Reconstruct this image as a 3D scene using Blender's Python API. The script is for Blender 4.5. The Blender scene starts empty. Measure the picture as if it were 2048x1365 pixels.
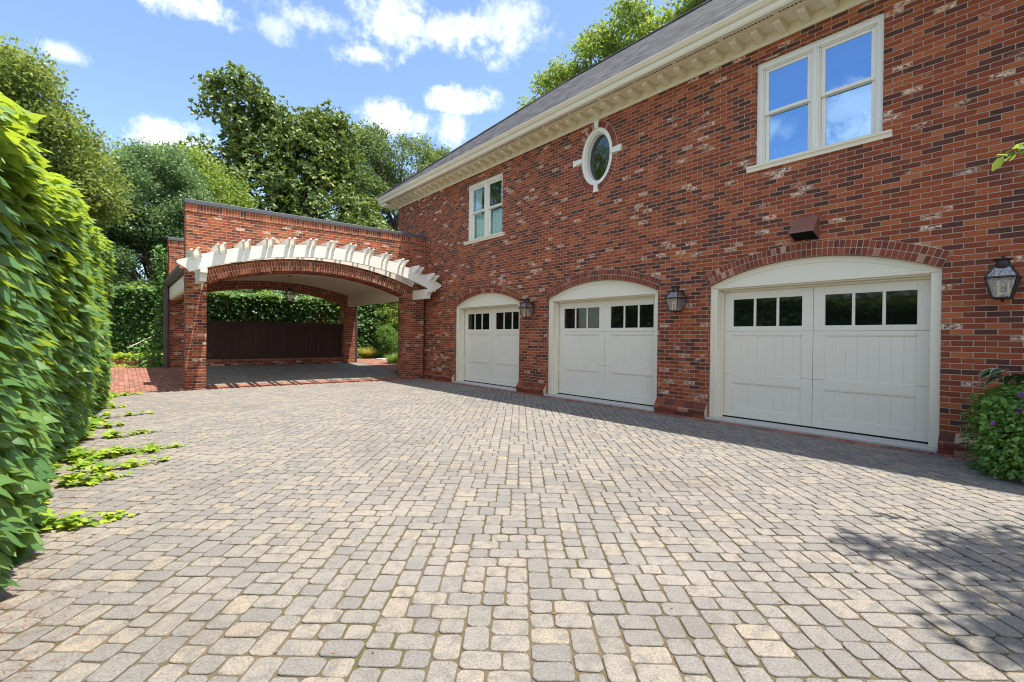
import bpy, math, random
import numpy as np
from mathutils import Matrix, Vector, Euler
random.seed(7); RNG = np.random.default_rng(11)
S = bpy.context.scene
COL = S.collection
PI = math.pi

# ------------------------------------------------------------------ materials
def newmat(name):
    m = bpy.data.materials.new(name); m.use_nodes = True
    nt = m.node_tree; nt.nodes.clear()
    out = nt.nodes.new('ShaderNodeOutputMaterial')
    return m, nt, out

class NT:
    """small helper for wiring node trees"""
    def __init__(s, nt): s.nt = nt
    def n(s, kind, **kw):
        nd = s.nt.nodes.new(kind)
        for k, v in kw.items(): setattr(nd, k, v)
        return nd
    def l(s, a, b): s.nt.links.new(a, b)
    def val(s, sock, v):
        if isinstance(v, bpy.types.NodeSocket): s.l(v, sock)
        else: sock.default_value = v
    def m(s, op, a, b=0.0, c=0.0, clamp=False):
        nd = s.n('ShaderNodeMath', operation=op, use_clamp=clamp)
        s.val(nd.inputs[0], a); s.val(nd.inputs[1], b); s.val(nd.inputs[2], c)
        return nd.outputs[0]
    def mix(s, f, a, b):
        nd = s.n('ShaderNodeMix', data_type='RGBA')
        s.val(nd.inputs[0], f); s.val(nd.inputs[6], a if isinstance(a, bpy.types.NodeSocket) else (*a, 1)); s.val(nd.inputs[7], b if isinstance(b, bpy.types.NodeSocket) else (*b, 1))
        return nd.outputs[2]
    def ramp(s, f, stops, interp='LINEAR'):
        nd = s.n('ShaderNodeValToRGB'); cr = nd.color_ramp; cr.interpolation = interp
        while len(cr.elements) < len(stops): cr.elements.new(0.5)
        for e, (p, c) in zip(cr.elements, stops): e.position = p; e.color = (*c, 1)
        s.val(nd.inputs[0], f); return nd.outputs[0]
    def noise(s, vec, scale, detail=3.0, rough=.55, dim='3D'):
        nd = s.n('ShaderNodeTexNoise', noise_dimensions=dim)
        if vec is not None: s.l(vec, nd.inputs['Vector'])
        nd.inputs['Scale'].default_value = scale; nd.inputs['Detail'].default_value = detail
        nd.inputs['Roughness'].default_value = rough
        return nd.outputs[0]
    def comb(s, x, y, z=0.0):
        nd = s.n('ShaderNodeCombineXYZ')
        for i, v in enumerate((x, y, z)): s.val(nd.inputs[i], v)
        return nd.outputs[0]
    def step(s, v, a, b):
        nd = s.n('ShaderNodeMapRange', interpolation_type='SMOOTHSTEP')
        s.val(nd.inputs[0], v); nd.inputs[1].default_value = a; nd.inputs[2].default_value = b
        return nd.outputs[0]
    def bump(s, h, strength, dist):
        nd = s.n('ShaderNodeBump'); nd.inputs['Strength'].default_value = strength
        nd.inputs['Distance'].default_value = dist; s.l(h, nd.inputs['Height']); return nd.outputs[0]
    def principled(s, color, rough=.6, spec=.5, normal=None, metallic=0.0, coat=0.0):
        p = s.n('ShaderNodeBsdfPrincipled')
        s.val(p.inputs['Base Color'], color if isinstance(color, bpy.types.NodeSocket) else (*color, 1))
        s.val(p.inputs['Roughness'], rough); p.inputs['Metallic'].default_value = metallic
        p.inputs['Specular IOR Level'].default_value = spec
        p.inputs['Coat Weight'].default_value = coat
        if normal is not None: s.l(normal, p.inputs['Normal'])
        return p.outputs[0]

BRICK_STOPS = [(0.0, (.078, .032, .023)), (.14, (.115, .038, .024)), (.26, (.19, .044, .021)), (.55, (.275, .058, .021)),
               (.80, (.345, .078, .026)), (1.0, (.42, .120, .043))]

def brick_mat(name, w=.203, h=.0677, off=.5, pale=.92, mortar=(.46, .345, .25), joint=.0049, gain=1.0):
    m, nt, out = newmat(name); k = NT(nt)
    uv = k.n('ShaderNodeUVMap').outputs[0]
    sp = k.n('ShaderNodeSeparateXYZ'); k.l(uv, sp.inputs[0])
    u, v = sp.outputs[0], sp.outputs[1]
    vv = k.m('DIVIDE', v, h); row = k.m('FLOOR', vv)
    odd = k.m('FLOORED_MODULO', row, 2.0)
    uu = k.m('ADD', k.m('DIVIDE', u, w), k.m('MULTIPLY', odd, off)); col = k.m('FLOOR', uu)
    fu = k.m('SUBTRACT', uu, col); fv = k.m('SUBTRACT', vv, row)
    du = k.m('MULTIPLY', k.m('MINIMUM', fu, k.m('SUBTRACT', 1.0, fu)), w)
    dv = k.m('MULTIPLY', k.m('MINIMUM', fv, k.m('SUBTRACT', 1.0, fv)), h)
    d = k.m('MINIMUM', du, dv)
    fine = k.noise(uv, 90.0, 3.0)
    d2 = k.m('ADD', d, k.m('MULTIPLY', k.m('SUBTRACT', fine, .5), .0022))
    isb = k.step(d2, joint - .0012, joint + .0012)
    wn = k.n('ShaderNodeTexWhiteNoise', noise_dimensions='3D'); k.l(k.comb(col, row, 3.7), wn.inputs['Vector'])
    wn2 = k.n('ShaderNodeTexWhiteNoise', noise_dimensions='3D'); k.l(k.comb(col, row, 9.1), wn2.inputs['Vector'])
    base = k.ramp(wn.outputs['Value'], BRICK_STOPS)
    # pale, sand-faced bricks come in loose drifts
    drift = k.noise(k.comb(k.m('MULTIPLY', u, .55), k.m('ADD', k.m('MULTIPLY', v, 1.4), k.m('MULTIPLY', u, .35))), 1.3, 2.0)
    pv = k.m('ADD', wn2.outputs['Value'], k.m('MULTIPLY', k.m('SUBTRACT', drift, .5), .75))
    ispale = k.step(pv, pale, pale + .06)
    blot = k.noise(k.comb(k.m('MULTIPLY', u, 1.0), k.m('MULTIPLY', v, 1.6), k.m('MULTIPLY', wn.outputs['Value'], 20.)), 22.0, 4.0, .7)
    palec = k.mix(k.step(blot, .40, .60), base, (.74, .54, .39))
    c = k.mix(ispale, base, palec)
    sh = k.noise(uv, 30.0, 5.0, .7)
    hs = k.n('ShaderNodeHueSaturation'); k.l(c, hs.inputs['Color'])
    k.l(k.m('MULTIPLY', k.m('ADD', .62, k.m('MULTIPLY', sh, .76)), gain), hs.inputs['Value'])
    wth = k.noise(k.comb(k.m('MULTIPLY', u, 1.0), k.m('MULTIPLY', v, .45)), .8, 5., .6)
    mort = k.mix(k.noise(uv, 6.0, 3.0), tuple(x * .78 for x in mortar), mortar)
    cc = k.mix(isb, mort, hs.outputs[0])
    cc = k.mix(k.m('MULTIPLY', k.step(wth, .5, .72), .14), cc, (.11, .06, .045))
    hgt = k.m('ADD', k.m('MULTIPLY', k.step(d2, .002, .009), 1.0), k.m('MULTIPLY', fine, .25))
    bs = k.principled(cc, k.m('ADD', .72, k.m('MULTIPLY', fine, .2)), .35, k.bump(hgt, .75, .006))
    k.l(bs, out.inputs[0]); return m

def attr_mat(name, stops, rough=.75, spec=.4, noise_scale=40., amp=.5, bump=.3, mottle=None, stain=0.):
    """colour picked per piece from the face attribute 'rnd'"""
    m, nt, out = newmat(name); k = NT(nt)
    at = k.n('ShaderNodeAttribute', attribute_name='rnd').outputs['Fac']
    tc = k.n('ShaderNodeTexCoord').outputs['Object']
    c = k.ramp(at, stops)
    if mottle:
        big = k.noise(tc, mottle[1], 3.0)
        c = k.mix(k.m('MULTIPLY', k.step(big, .42, .68), mottle[2]), c, mottle[0])
    f = k.noise(tc, noise_scale, 5.0, .75)
    hs = k.n('ShaderNodeHueSaturation'); k.l(c, hs.inputs['Color'])
    k.l(k.m('ADD', 1 - amp / 2, k.m('MULTIPLY', f, amp)), hs.inputs['Value'])
    cc = hs.outputs[0]
    if stain:
        a = k.noise(tc, .55, 6., .62); b = k.noise(tc, 2.3, 5., .7)
        cc = k.mix(k.m('MULTIPLY', k.step(k.m('ADD', k.m('MULTIPLY', a, .7), k.m('MULTIPLY', b, .3)), .50, .68), stain), cc, (.115, .100, .085))
        cc = k.mix(k.m('MULTIPLY', k.step(k.noise(tc, .9, 4.), .52, .7), stain * .35), cc, (.42, .37, .31))
    bs = k.principled(cc, rough, spec, k.bump(f, bump, .004))
    k.l(bs, out.inputs[0]); return m

def plain_mat(name, col, rough=.5, spec=.5, metallic=0., amp=.12, scale=8., bump=.05, bdist=.003):
    m, nt, out = newmat(name); k = NT(nt)
    tc = k.n('ShaderNodeTexCoord').outputs['Object']
    f = k.noise(tc, scale, 6.0, .65)
    c = k.mix(f, tuple(x * (1 - amp) for x in col), tuple(min(1, x * (1 + amp)) for x in col))
    bs = k.principled(c, k.m('ADD', rough - .06, k.m('MULTIPLY', f, .12)), spec, k.bump(f, bump, bdist), metallic)
    k.l(bs, out.inputs[0]); return m

def leaf_mat(name, stops, trans, tw=.38, rough=.5, spec=.35):
    m, nt, out = newmat(name); k = NT(nt)
    at = k.n('ShaderNodeAttribute', attribute_name='rnd').outputs['Fac']
    c = k.ramp(at, stops)
    bs = k.principled(c, rough, spec)
    tr = k.n('ShaderNodeBsdfTranslucent')
    k.l(k.mix(at, tuple(x * .6 for x in trans), trans), tr.inputs[0])
    mx = k.n('ShaderNodeMixShader'); mx.inputs[0].default_value = tw
    k.l(bs, mx.inputs[1]); k.l(tr.outputs[0], mx.inputs[2]); k.l(mx.outputs[0], out.inputs[0]); return m

def glass_mat(name, refl, tint, clear=(.6, .65, .65), both=False):
    m, nt, out = newmat(name); k = NT(nt)
    g = k.n('ShaderNodeBsdfGlossy'); g.inputs['Roughness'].default_value = .012; g.inputs['Color'].default_value = (*tint, 1)
    t = k.n('ShaderNodeBsdfTransparent'); t.inputs[0].default_value = (*clear, 1)
    fr = k.n('ShaderNodeFresnel'); fr.inputs[0].default_value = 1.5 if not both else 1.02
    mx = k.n('ShaderNodeMixShader'); geo = k.n('ShaderNodeNewGeometry'); k.l(k.m('MULTIPLY', k.m('ADD', k.m('MULTIPLY', fr.outputs[0], 1 - refl), refl, clamp=True), 1.0 if both else k.m('SUBTRACT', 1.0, geo.outputs['Backfacing'])), mx.inputs[0])
    k.l(t.outputs[0], mx.inputs[1]); k.l(g.outputs[0], mx.inputs[2]); k.l(mx.outputs[0], out.inputs[0]); return m

M = {}
M['brick'] = brick_mat('brick_running_bond')
M['soldier'] = brick_mat('brick_soldier_rows', w=.0677, h=.155, off=0.0, pale=1.2)
M['arch_brick'] = attr_mat('arch_brick', [(0, (.12, .040, .028)), (.4, (.225, .052, .025)), (.88, (.29, .074, .032)), (.95, (.31, .11, .06)), (1, (.50, .31, .22))], .8, .3, 30., .5, .4)
M['mortar'] = plain_mat('mortar', (.54, .435, .345), .9, .2, amp=.15, scale=25)
M['cream'] = plain_mat('cream_paint', (.83, .765, .60), .42, .5, amp=.035, scale=3., bump=.03)
M['door_paint'] = plain_mat('door_paint', (.82, .765, .63), .38, .5, amp=.03, scale=3., bump=.03)
M['white'] = plain_mat('white_paint', (.83, .80, .71), .45, .5, amp=.035, scale=4., bump=.03)
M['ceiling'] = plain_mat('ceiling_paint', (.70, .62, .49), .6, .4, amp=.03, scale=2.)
M['cap'] = plain_mat('metal_coping', (.105, .11, .125), .5, .5, .2, amp=.15, scale=5.)
M['gutter_dark'] = plain_mat('dark_gutter', (.12, .115, .105), .5, .5, amp=.12)
M['spout'] = plain_mat('downspout_paint', (.085, .062, .068), .45, .5, amp=.1)
M['bronze'] = plain_mat('lantern_bronze', (.045, .036, .033), .42, .5, .5, amp=.3, scale=20.)
M['copper'] = plain_mat('painted_vent', (.235, .095, .075), .38, .5, .1, amp=.12, scale=9.)
M['dark'] = plain_mat('dark_void', (.012, .012, .012), .9, .1)
M['concrete'] = plain_mat('concrete', (.50, .48, .44), .85, .3, amp=.2, scale=14., bump=.3)
M['rubber'] = plain_mat('rubber_seal', (.02, .02, .022), .7, .3)
M['candle'] = plain_mat('candle_sleeve', (.75, .66, .48), .5, .4)
M['curtain'] = plain_mat('curtain', (.68, .84, .80), .9, .2, amp=.1, scale=12.)
M['blind'] = plain_mat('woven_blind', (.56, .50, .50), .9, .2, amp=.25, scale=60.)
M['soil'] = plain_mat('soil', (.07, .05, .035), .95, .2, amp=.45, scale=9., bump=.5, bdist=.02)
M['joint'] = attr_mat('joint_sand', [(0, (.122, .095, .062)), (1, (.122, .095, .062))], .95, .1, 60., .7, .5, ((.075, .072, .026), 1.6, .8))
M['terracotta'] = plain_mat('stone_pot', (.30, .28, .25), .85, .3, amp=.25, scale=12., bump=.3)
M['bark'] = plain_mat('bark', (.115, .09, .072), .9, .2, amp=.45, scale=7., bump=.6, bdist=.02)
M['bark_pale'] = plain_mat('smooth_bark', (.20, .155, .12), .8, .3, amp=.35, scale=5., bump=.4, bdist=.01)
M['vine'] = plain_mat('vine_stem', (.10, .07, .045), .9, .2, amp=.3)
M['straw'] = attr_mat('pine_straw', [(0, (.20, .075, .035)), (1, (.36, .15, .07))], .9, .2, 20, .2, 0)
M['door_glass'] = plain_mat('dark_door_glass', (.006, .008, .007), .04, .55, amp=.0, bump=0.0)
M['win_glass'] = glass_mat('reflective_window_glass', .62, (.42, .68, 1.0))
M['win_glass_small'] = glass_mat('clear_window_glass', .14, (.9, .95, 1.0), (.92, .96, .94))
M['oval_glass'] = glass_mat('oval_window_glass', .12, (.85, .92, 1.0), (.10, .12, .12))
M['lamp_glass'] = glass_mat('seeded_lamp_glass', .26, (.95, .95, .95), (.85, .84, .8), True)

def seeded(m):
    k = NT(m.node_tree)
    tc = k.n('ShaderNodeTexCoord').outputs['Object']
    b = k.bump(k.noise(tc, 28., 2.), .9, .02)
    for nd in m.node_tree.nodes:
        if nd.type == 'BSDF_GLOSSY': k.l(b, nd.inputs['Normal']); nd.inputs['Roughness'].default_value = .08
seeded(M['lamp_glass'])

def wavy(m, scale, strength):
    k = NT(m.node_tree)
    tc = k.n('ShaderNodeTexCoord').outputs['Object']
    b = k.bump(k.noise(tc, scale, 1.), strength, .02)
    for nd in m.node_tree.nodes:
        if nd.type in ('BSDF_GLOSSY',): k.l(b, nd.inputs['Normal'])
wavy(M['win_glass'], 1.6, .05); wavy(M['oval_glass'], 5., .25); wavy(M['win_glass_small'], 3., .1)

PAVER_STOPS = [(0, (.178, .170, .160)), (.35, (.208, .195, .177)), (.7, (.238, .216, .187)), (.92, (.258, .227, .187)), (1, (.275, .235, .184))]
M['paver'] = attr_mat('tumbled_paver', PAVER_STOPS, .88, .2, 95., 2.0, .9, ((.168, .159, .148), 15.0, .85), .42)
M['red_paver'] = attr_mat('red_brick_paver', [(0, (.16, .075, .058)), (.5, (.27, .105, .072)), (1, (.36, .16, .105))], .85, .3, 40., .5, .4, ((.19, .13, .11), 5., .5))

def shingle_mat():
    m, nt, out = newmat('asphalt_shingles'); k = NT(nt)
    uv = k.n('ShaderNodeUVMap').outputs[0]
    sp = k.n('ShaderNodeSeparateXYZ'); k.l(uv, sp.inputs[0])
    vv = k.m('DIVIDE', sp.outputs[1], .14); row = k.m('FLOOR', vv)
    wn0 = k.n('ShaderNodeTexWhiteNoise', noise_dimensions='1D'); k.l(row, wn0.inputs['W'])
    uu = k.m('ADD', k.m('DIVIDE', sp.outputs[0], .23), k.m('MULTIPLY', wn0.outputs[0], 5.)); col = k.m('FLOOR', uu)
    wn = k.n('ShaderNodeTexWhiteNoise', noise_dimensions='3D'); k.l(k.comb(col, row, 1.), wn.inputs['Vector'])
    c = k.ramp(wn.outputs[0], [(0, (.028, .028, .031)), (.5, (.056, .056, .061)), (1, (.100, .098, .103))])
    fv = k.m('SUBTRACT', vv, row)
    c2 = k.mix(k.step(fv, .0, .12), (.03, .03, .035), c)
    f = k.noise(uv, 120., 3.)
    bs = k.principled(c2, .9, .25, k.bump(k.m('ADD', fv, f), .5, .01)); k.l(bs, out.inputs[0]); return m
M['shingle'] = shingle_mat()

def fence_mat():
    m, nt, out = newmat('dark_stained_wood'); k = NT(nt)
    at = k.n('ShaderNodeAttribute', attribute_name='rnd').outputs['Fac']
    tc = k.n('ShaderNodeTexCoord').outputs['Object']
    mp = k.n('ShaderNodeMapping'); mp.inputs['Scale'].default_value = (18., 18., 1.4); k.l(tc, mp.inputs[0])
    g = k.noise(mp.outputs[0], 3.0, 5., .65)
    c = k.mix(g, (.030, .013, .010), (.075, .032, .022))
    c = k.mix(k.m('MULTIPLY', at, .5), c, (.085, .035, .022))
    k.l(k.principled(c, .6, .35, k.bump(g, .3, .004)), out.inputs[0]); return m
M['fence'] = fence_mat()

def ground_mat():
    m, nt, out = newmat('garden_ground'); k = NT(nt)
    tc = k.n('ShaderNodeTexCoord').outputs['Object']
    a = k.noise(tc, .35, 5.); b = k.noise(tc, 14., 5., .7)
    c = k.mix(k.step(a, .42, .58), (.075, .055, .038), (.055, .085, .028))
    c = k.mix(k.m('MULTIPLY', b, .6), c, (.10, .085, .05))
    k.l(k.principled(c, .95, .2, k.bump(b, .6, .03)), out.inputs[0]); return m
M['ground'] = ground_mat()

M['ivy'] = leaf_mat('hedge_ivy_leaf', [(0, (.055, .145, .046)), (.35, (.090, .21, .056)), (.7, (.165, .29, .052)), (1, (.27, .36, .046))], (.55, .70, .05), .40, .45, .42)
M['ivy_young'] = leaf_mat('young_ivy_leaf', [(0, (.10, .23, .03)), (.45, (.24, .39, .04)), (1, (.50, .56, .06))], (.62, .70, .07), .40, .45)
M['ivy_back'] = leaf_mat('garden_wall_ivy_leaf', [(0, (.045, .115, .034)), (.5, (.080, .185, .046)), (1, (.20, .33, .06))], (.40, .55, .07), .36, .45, .4)
M['myrtle'] = leaf_mat('myrtle_leaf', [(0, (.09, .145, .040)), (.45, (.16, .23, .055)), (.85, (.28, .32, .085)), (1, (.40, .34, .13))], (.45, .55, .09), .38)
M['holly'] = leaf_mat('evergreen_leaf', [(0, (.065, .13, .058)), (.5, (.125, .215, .095)), (1, (.24, .34, .155))], (.32, .50, .13), .32, .45, .4)
M['lime'] = leaf_mat('light_tree_leaf', [(0, (.09, .17, .034)), (.5, (.16, .26, .05)), (1, (.27, .36, .075))], (.50, .62, .09), .42)
M['pale'] = leaf_mat('pale_tree_leaf', [(0, (.065, .125, .045)), (.5, (.115, .19, .065)), (1, (.20, .27, .10))], (.36, .46, .12), .38)
M['magnolia'] = leaf_mat('magnolia_leaf', [(0, (.070, .125, .040)), (.5, (.13, .205, .056)), (.8, (.24, .30, .075)), (.93, (.42, .42, .11)), (1, (.27, .18, .07))], (.32, .42, .07), .30, .42, .4)
M['shrub'] = leaf_mat('shrub_leaf', [(0, (.06, .15, .034)), (.5, (.11, .24, .05)), (1, (.23, .38, .07))], (.30, .45, .06), .36)
M['grass_gold'] = leaf_mat('golden_grass_blade', [(0, (.20, .13, .06)), (.4, (.32, .34, .05)), (1, (.50, .48, .06))], (.55, .52, .08), .4)
M['hosta'] = leaf_mat('hosta_leaf', [(0, (.045, .095, .048)), (1, (.065, .125, .06))], (.12, .22, .09), .2)
M['hosta_edge'] = leaf_mat('hosta_leaf_margin', [(0, (.55, .56, .38)), (1, (.62, .62, .42))], (.5, .5, .3), .2)
M['pot_ivy'] = leaf_mat('pot_ivy_leaf', [(0, (.085, .20, .045)), (.5, (.15, .31, .065)), (1, (.30, .47, .09))], (.40, .58, .08), .36)
M['petal'] = leaf_mat('purple_petal', [(0, (.20, .03, .32)), (1, (.30, .05, .45))], (.4, .1, .5), .3)
M['needle'] = leaf_mat('fern_leaf', [(0, (.030, .070, .020)), (1, (.07, .13, .03))], (.2, .3, .06), .3)

# ------------------------------------------------------------------ mesh helpers
def tag(o, label=None, cat=None, group=None, kind=None):
    if label: o['label'] = label
    if cat: o['category'] = cat
    if group: o['group'] = group
    if kind: o['kind'] = kind
    return o

def thing(name, loc, label, cat, group=None):
    o = bpy.data.objects.new(name, None); COL.objects.link(o); o.location = loc; o.empty_display_size = .2
    return tag(o, label, cat, group)

def world_loc(o):
    p = Vector((0, 0, 0))
    while o is not None: p += o.location; o = o.parent
    return p

def make(name, V, F, mat, parent=None, origin=None, rnd=None, uv=True, smooth=False):
    """verts in WORLD metres; object origin at `origin` (or the parent's)"""
    V = np.asarray(V, dtype=np.float64).reshape(-1, 3)
    me = bpy.data.meshes.new(name)
    base = world_loc(parent) if parent is not None else Vector((0, 0, 0))
    org = Vector(origin) if origin is not None else base
    if isinstance(F, np.ndarray):
        n, kk = F.shape
        me.vertices.add(len(V)); me.vertices.foreach_set('co', (V - np.array(org)).astype(np.float32).ravel())
        me.loops.add(n * kk); me.loops.foreach_set('vertex_index', F.astype(np.int32).ravel())
        me.polygons.add(n); me.polygons.foreach_set('loop_start', np.arange(0, n * kk, kk, dtype=np.int32))
        me.polygons.foreach_set('loop_total', np.full(n, kk, dtype=np.int32))
        me.update(calc_edges=True)
    else:
        me.from_pydata([tuple(v) for v in (V - np.array(org))], [], F); me.update()
    if rnd is not None:
        a = me.attributes.new('rnd', 'FLOAT', 'FACE'); a.data.foreach_set('value', np.asarray(rnd, dtype=np.float32))
    if uv:
        npoly = len(me.polygons); nl = len(me.loops)
        nor = np.empty(npoly * 3, np.float32); me.polygons.foreach_get('normal', nor); nor = np.abs(nor.reshape(-1, 3))
        lt = np.empty(npoly, np.int32); me.polygons.foreach_get('loop_total', lt)
        vi = np.empty(nl, np.int32); me.loops.foreach_get('vertex_index', vi)
        P = V[vi]; ax = np.repeat(np.argmax(nor * np.array([1.0, 1.0, .75]), axis=1), lt)
        U = np.where(ax == 0, P[:, 1], P[:, 0]); W = np.where(ax == 2, P[:, 1], P[:, 2])
        l = me.uv_layers.new(name='UVMap'); l.data.foreach_set('uv', np.stack([U, W], 1).astype(np.float32).ravel())
    if smooth:
        me.polygons.foreach_set('use_smooth', np.ones(len(me.polygons), dtype=bool))
    me.materials.append(mat)
    o = bpy.data.objects.new(name, me); COL.objects.link(o)
    if parent is not None: o.parent = parent
    o.location = org - base
    return o

class MB:
    def __init__(s): s.V = []; s.F = []; s.R = []
    def add(s, V, F, r=None):
        b = len(s.V); s.V += [tuple(v) for v in V]; s.F += [tuple(i + b for i in f) for f in F]
        rr = random.random() if r is None else r
        s.R += [rr] * len(F); return s
    def box(s, x0, x1, y0, y1, z0, z1, r=None):
        V = [(x, y, z) for z in (z0, z1) for x, y in ((x0, y0), (x1, y0), (x1, y1), (x0, y1))]
        return s.add(V, [(3, 2, 1, 0), (4, 5, 6, 7), (0, 1, 5, 4), (1, 2, 6, 5), (2, 3, 7, 6), (3, 0, 4, 7)], r)
    def bbox(s, x0, x1, y0, y1, z0, z1, b=.006, r=None):
        """box with chamfered edges"""
        if x0 > x1: x0, x1 = x1, x0
        if y0 > y1: y0, y1 = y1, y0
        b = min(b, (x1 - x0) * .45, (y1 - y0) * .45, (z1 - z0) * .45)
        c = [(x0, x1), (y0, y1), (z0, z1)]; V = []; idx = {}
        for sx in (0, 1):
            for sy in (0, 1):
                for sz in (0, 1):
                    sg = (sx, sy, sz); co = [c[i][sg[i]] for i in range(3)]
                    for a in range(3):
                        p = []
                        for i in range(3):
                            inn = b if i != a else 0.0
                            p.append(co[i] + (inn if sg[i] == 0 else -inn))
                        idx[(sx, sy, sz, a)] = len(V); V.append(p)
        F = []
        for a in range(3):
            o = [i for i in range(3) if i != a]
            for sa in (0, 1):
                q = []
                for s1, s2 in ((0, 0), (1, 0), (1, 1), (0, 1)):
                    sg = [0, 0, 0]; sg[a] = sa; sg[o[0]] = s1; sg[o[1]] = s2; q.append(idx[(*sg, a)])
                F.append(q)
        for a in range(3):
            o = [i for i in range(3) if i != a]
            for s1 in (0, 1):
                for s2 in (0, 1):
                    q = []
                    for sa, ff in ((0, o[0]), (1, o[0]), (1, o[1]), (0, o[1])):
                        sg = [0, 0, 0]; sg[a] = sa; sg[o[0]] = s1; sg[o[1]] = s2; q.append(idx[(*sg, ff)])
                    F.append(q)
        for sx in (0, 1):
            for sy in (0, 1):
                for sz in (0, 1): F.append([idx[(sx, sy, sz, a)] for a in range(3)])
        Vn = np.array(V); cen = Vn.mean(0); FF = []
        for f in F:
            p = Vn[list(f)]; n = np.cross(p[1] - p[0], p[2] - p[0])
            FF.append(f if n @ (p.mean(0) - cen) > 0 else f[::-1])
        return s.add(V, FF, r)
    def prism(s, poly, a, b, axis='x', r=None):
        """extrude a 2D polygon from a to b; axis x: poly=(y,z); y: poly=(x,z); z: poly=(x,y)"""
        n = len(poly)
        def P(p, t): return (t, p[0], p[1]) if axis == 'x' else ((p[0], t, p[1]) if axis == 'y' else (p[0], p[1], t))
        V = [P(p, a) for p in poly] + [P(p, b) for p in poly]
        F = [tuple(range(n))[::-1], tuple(range(n, 2 * n))] + [(i, (i + 1) % n, (i + 1) % n + n, i + n) for i in range(n)]
        return s.add(V, F, r)
    def tube(s, pts, rad, n=8, r=None, cap=True):
        pts = [Vector(p) for p in pts]; V = []; F = []
        rads = rad if isinstance(rad, (list, tuple)) else [rad] * len(pts)
        for i, p in enumerate(pts):
            t = (pts[min(i + 1, len(pts) - 1)] - pts[max(i - 1, 0)]).normalized()
            ref = Vector((0, 0, 1)) if abs(t.z) < .9 else Vector((1, 0, 0))
            a = t.cross(ref).normalized(); b = t.cross(a)
            for j in range(n):
                th = 2 * PI * j / n; V.append(p + (a * math.cos(th) + b * math.sin(th)) * rads[i])
        for i in range(len(pts) - 1):
            for j in range(n):
                F.append((i * n + j, i * n + (j + 1) % n, (i + 1) * n + (j + 1) % n, (i + 1) * n + j))
        if cap: F += [tuple(range(n)), tuple(range((len(pts) - 1) * n, len(pts) * n))[::-1]]
        return s.add(V, F, r)
    def lathe(s, c, prof, n=20, r=None):
        V = []; F = []
        for (rr, z) in prof:
            for j in range(n):
                th = 2 * PI * j / n; V.append((c[0] + rr * math.cos(th), c[1] + rr * math.sin(th), c[2] + z))
        for i in range(len(prof) - 1):
            for j in range(n): F.append((i * n + j, i * n + (j + 1) % n, (i + 1) * n + (j + 1) % n, (i + 1) * n + j))
        F += [tuple(range(n))[::-1], tuple(range((len(prof) - 1) * n, len(prof) * n))]
        return s.add(V, F, r)
    def build(s, name, mat, parent=None, origin=None, rnd=False, smooth=False):
        return make(name, s.V, s.F, mat, parent, origin, s.R if rnd else None, True, smooth)

def plate_mesh(loops, a, b, axis):
    """solid plate with holes: first loop is the outline; filled as a 2D curve, extruded from a to b along axis"""
    cu = bpy.data.curves.new('tmp', 'CURVE'); cu.dimensions = '2D'; cu.fill_mode = 'BOTH'; cu.extrude = abs(b - a) / 2
    for lp in loops:
        sp = cu.splines.new('POLY'); sp.points.add(len(lp) - 1); sp.use_cyclic_u = True
        for p, (x, y) in zip(sp.points, lp): p.co = (x, y, 0, 1)
    o = bpy.data.objects.new('tmp', cu); COL.objects.link(o)
    dg = bpy.context.evaluated_depsgraph_get(); dg.update()
    me = bpy.data.meshes.new_from_object(o.evaluated_get(dg))
    V = [v.co.copy() for v in me.vertices]; F = [tuple(p.vertices) for p in me.polygons]
    bpy.data.objects.remove(o); bpy.data.curves.remove(cu); bpy.data.meshes.remove(me)
    c = (a + b) / 2
    if axis == 'x': V = [(c + v.z, v.x, v.y) for v in V]
    else: V = [(v.x, c + v.z, v.y) for v in V]
    return V, F

def arc_z(x, cx, half, spring, crown):
    s = crown - spring; R = (half * half + s * s) / (2 * s); return crown - R + math.sqrt(max(0, R * R - (x - cx) ** 2))

def arch_loop(cx, half, z0, spring, crown, n=24):
    pts = [(cx - half, z0)]
    for i in range(n + 1):
        x = cx - half + 2 * half * i / n; pts.append((x, arc_z(x, cx, half, spring, crown)))
    pts.append((cx + half, z0)); return pts

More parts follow.
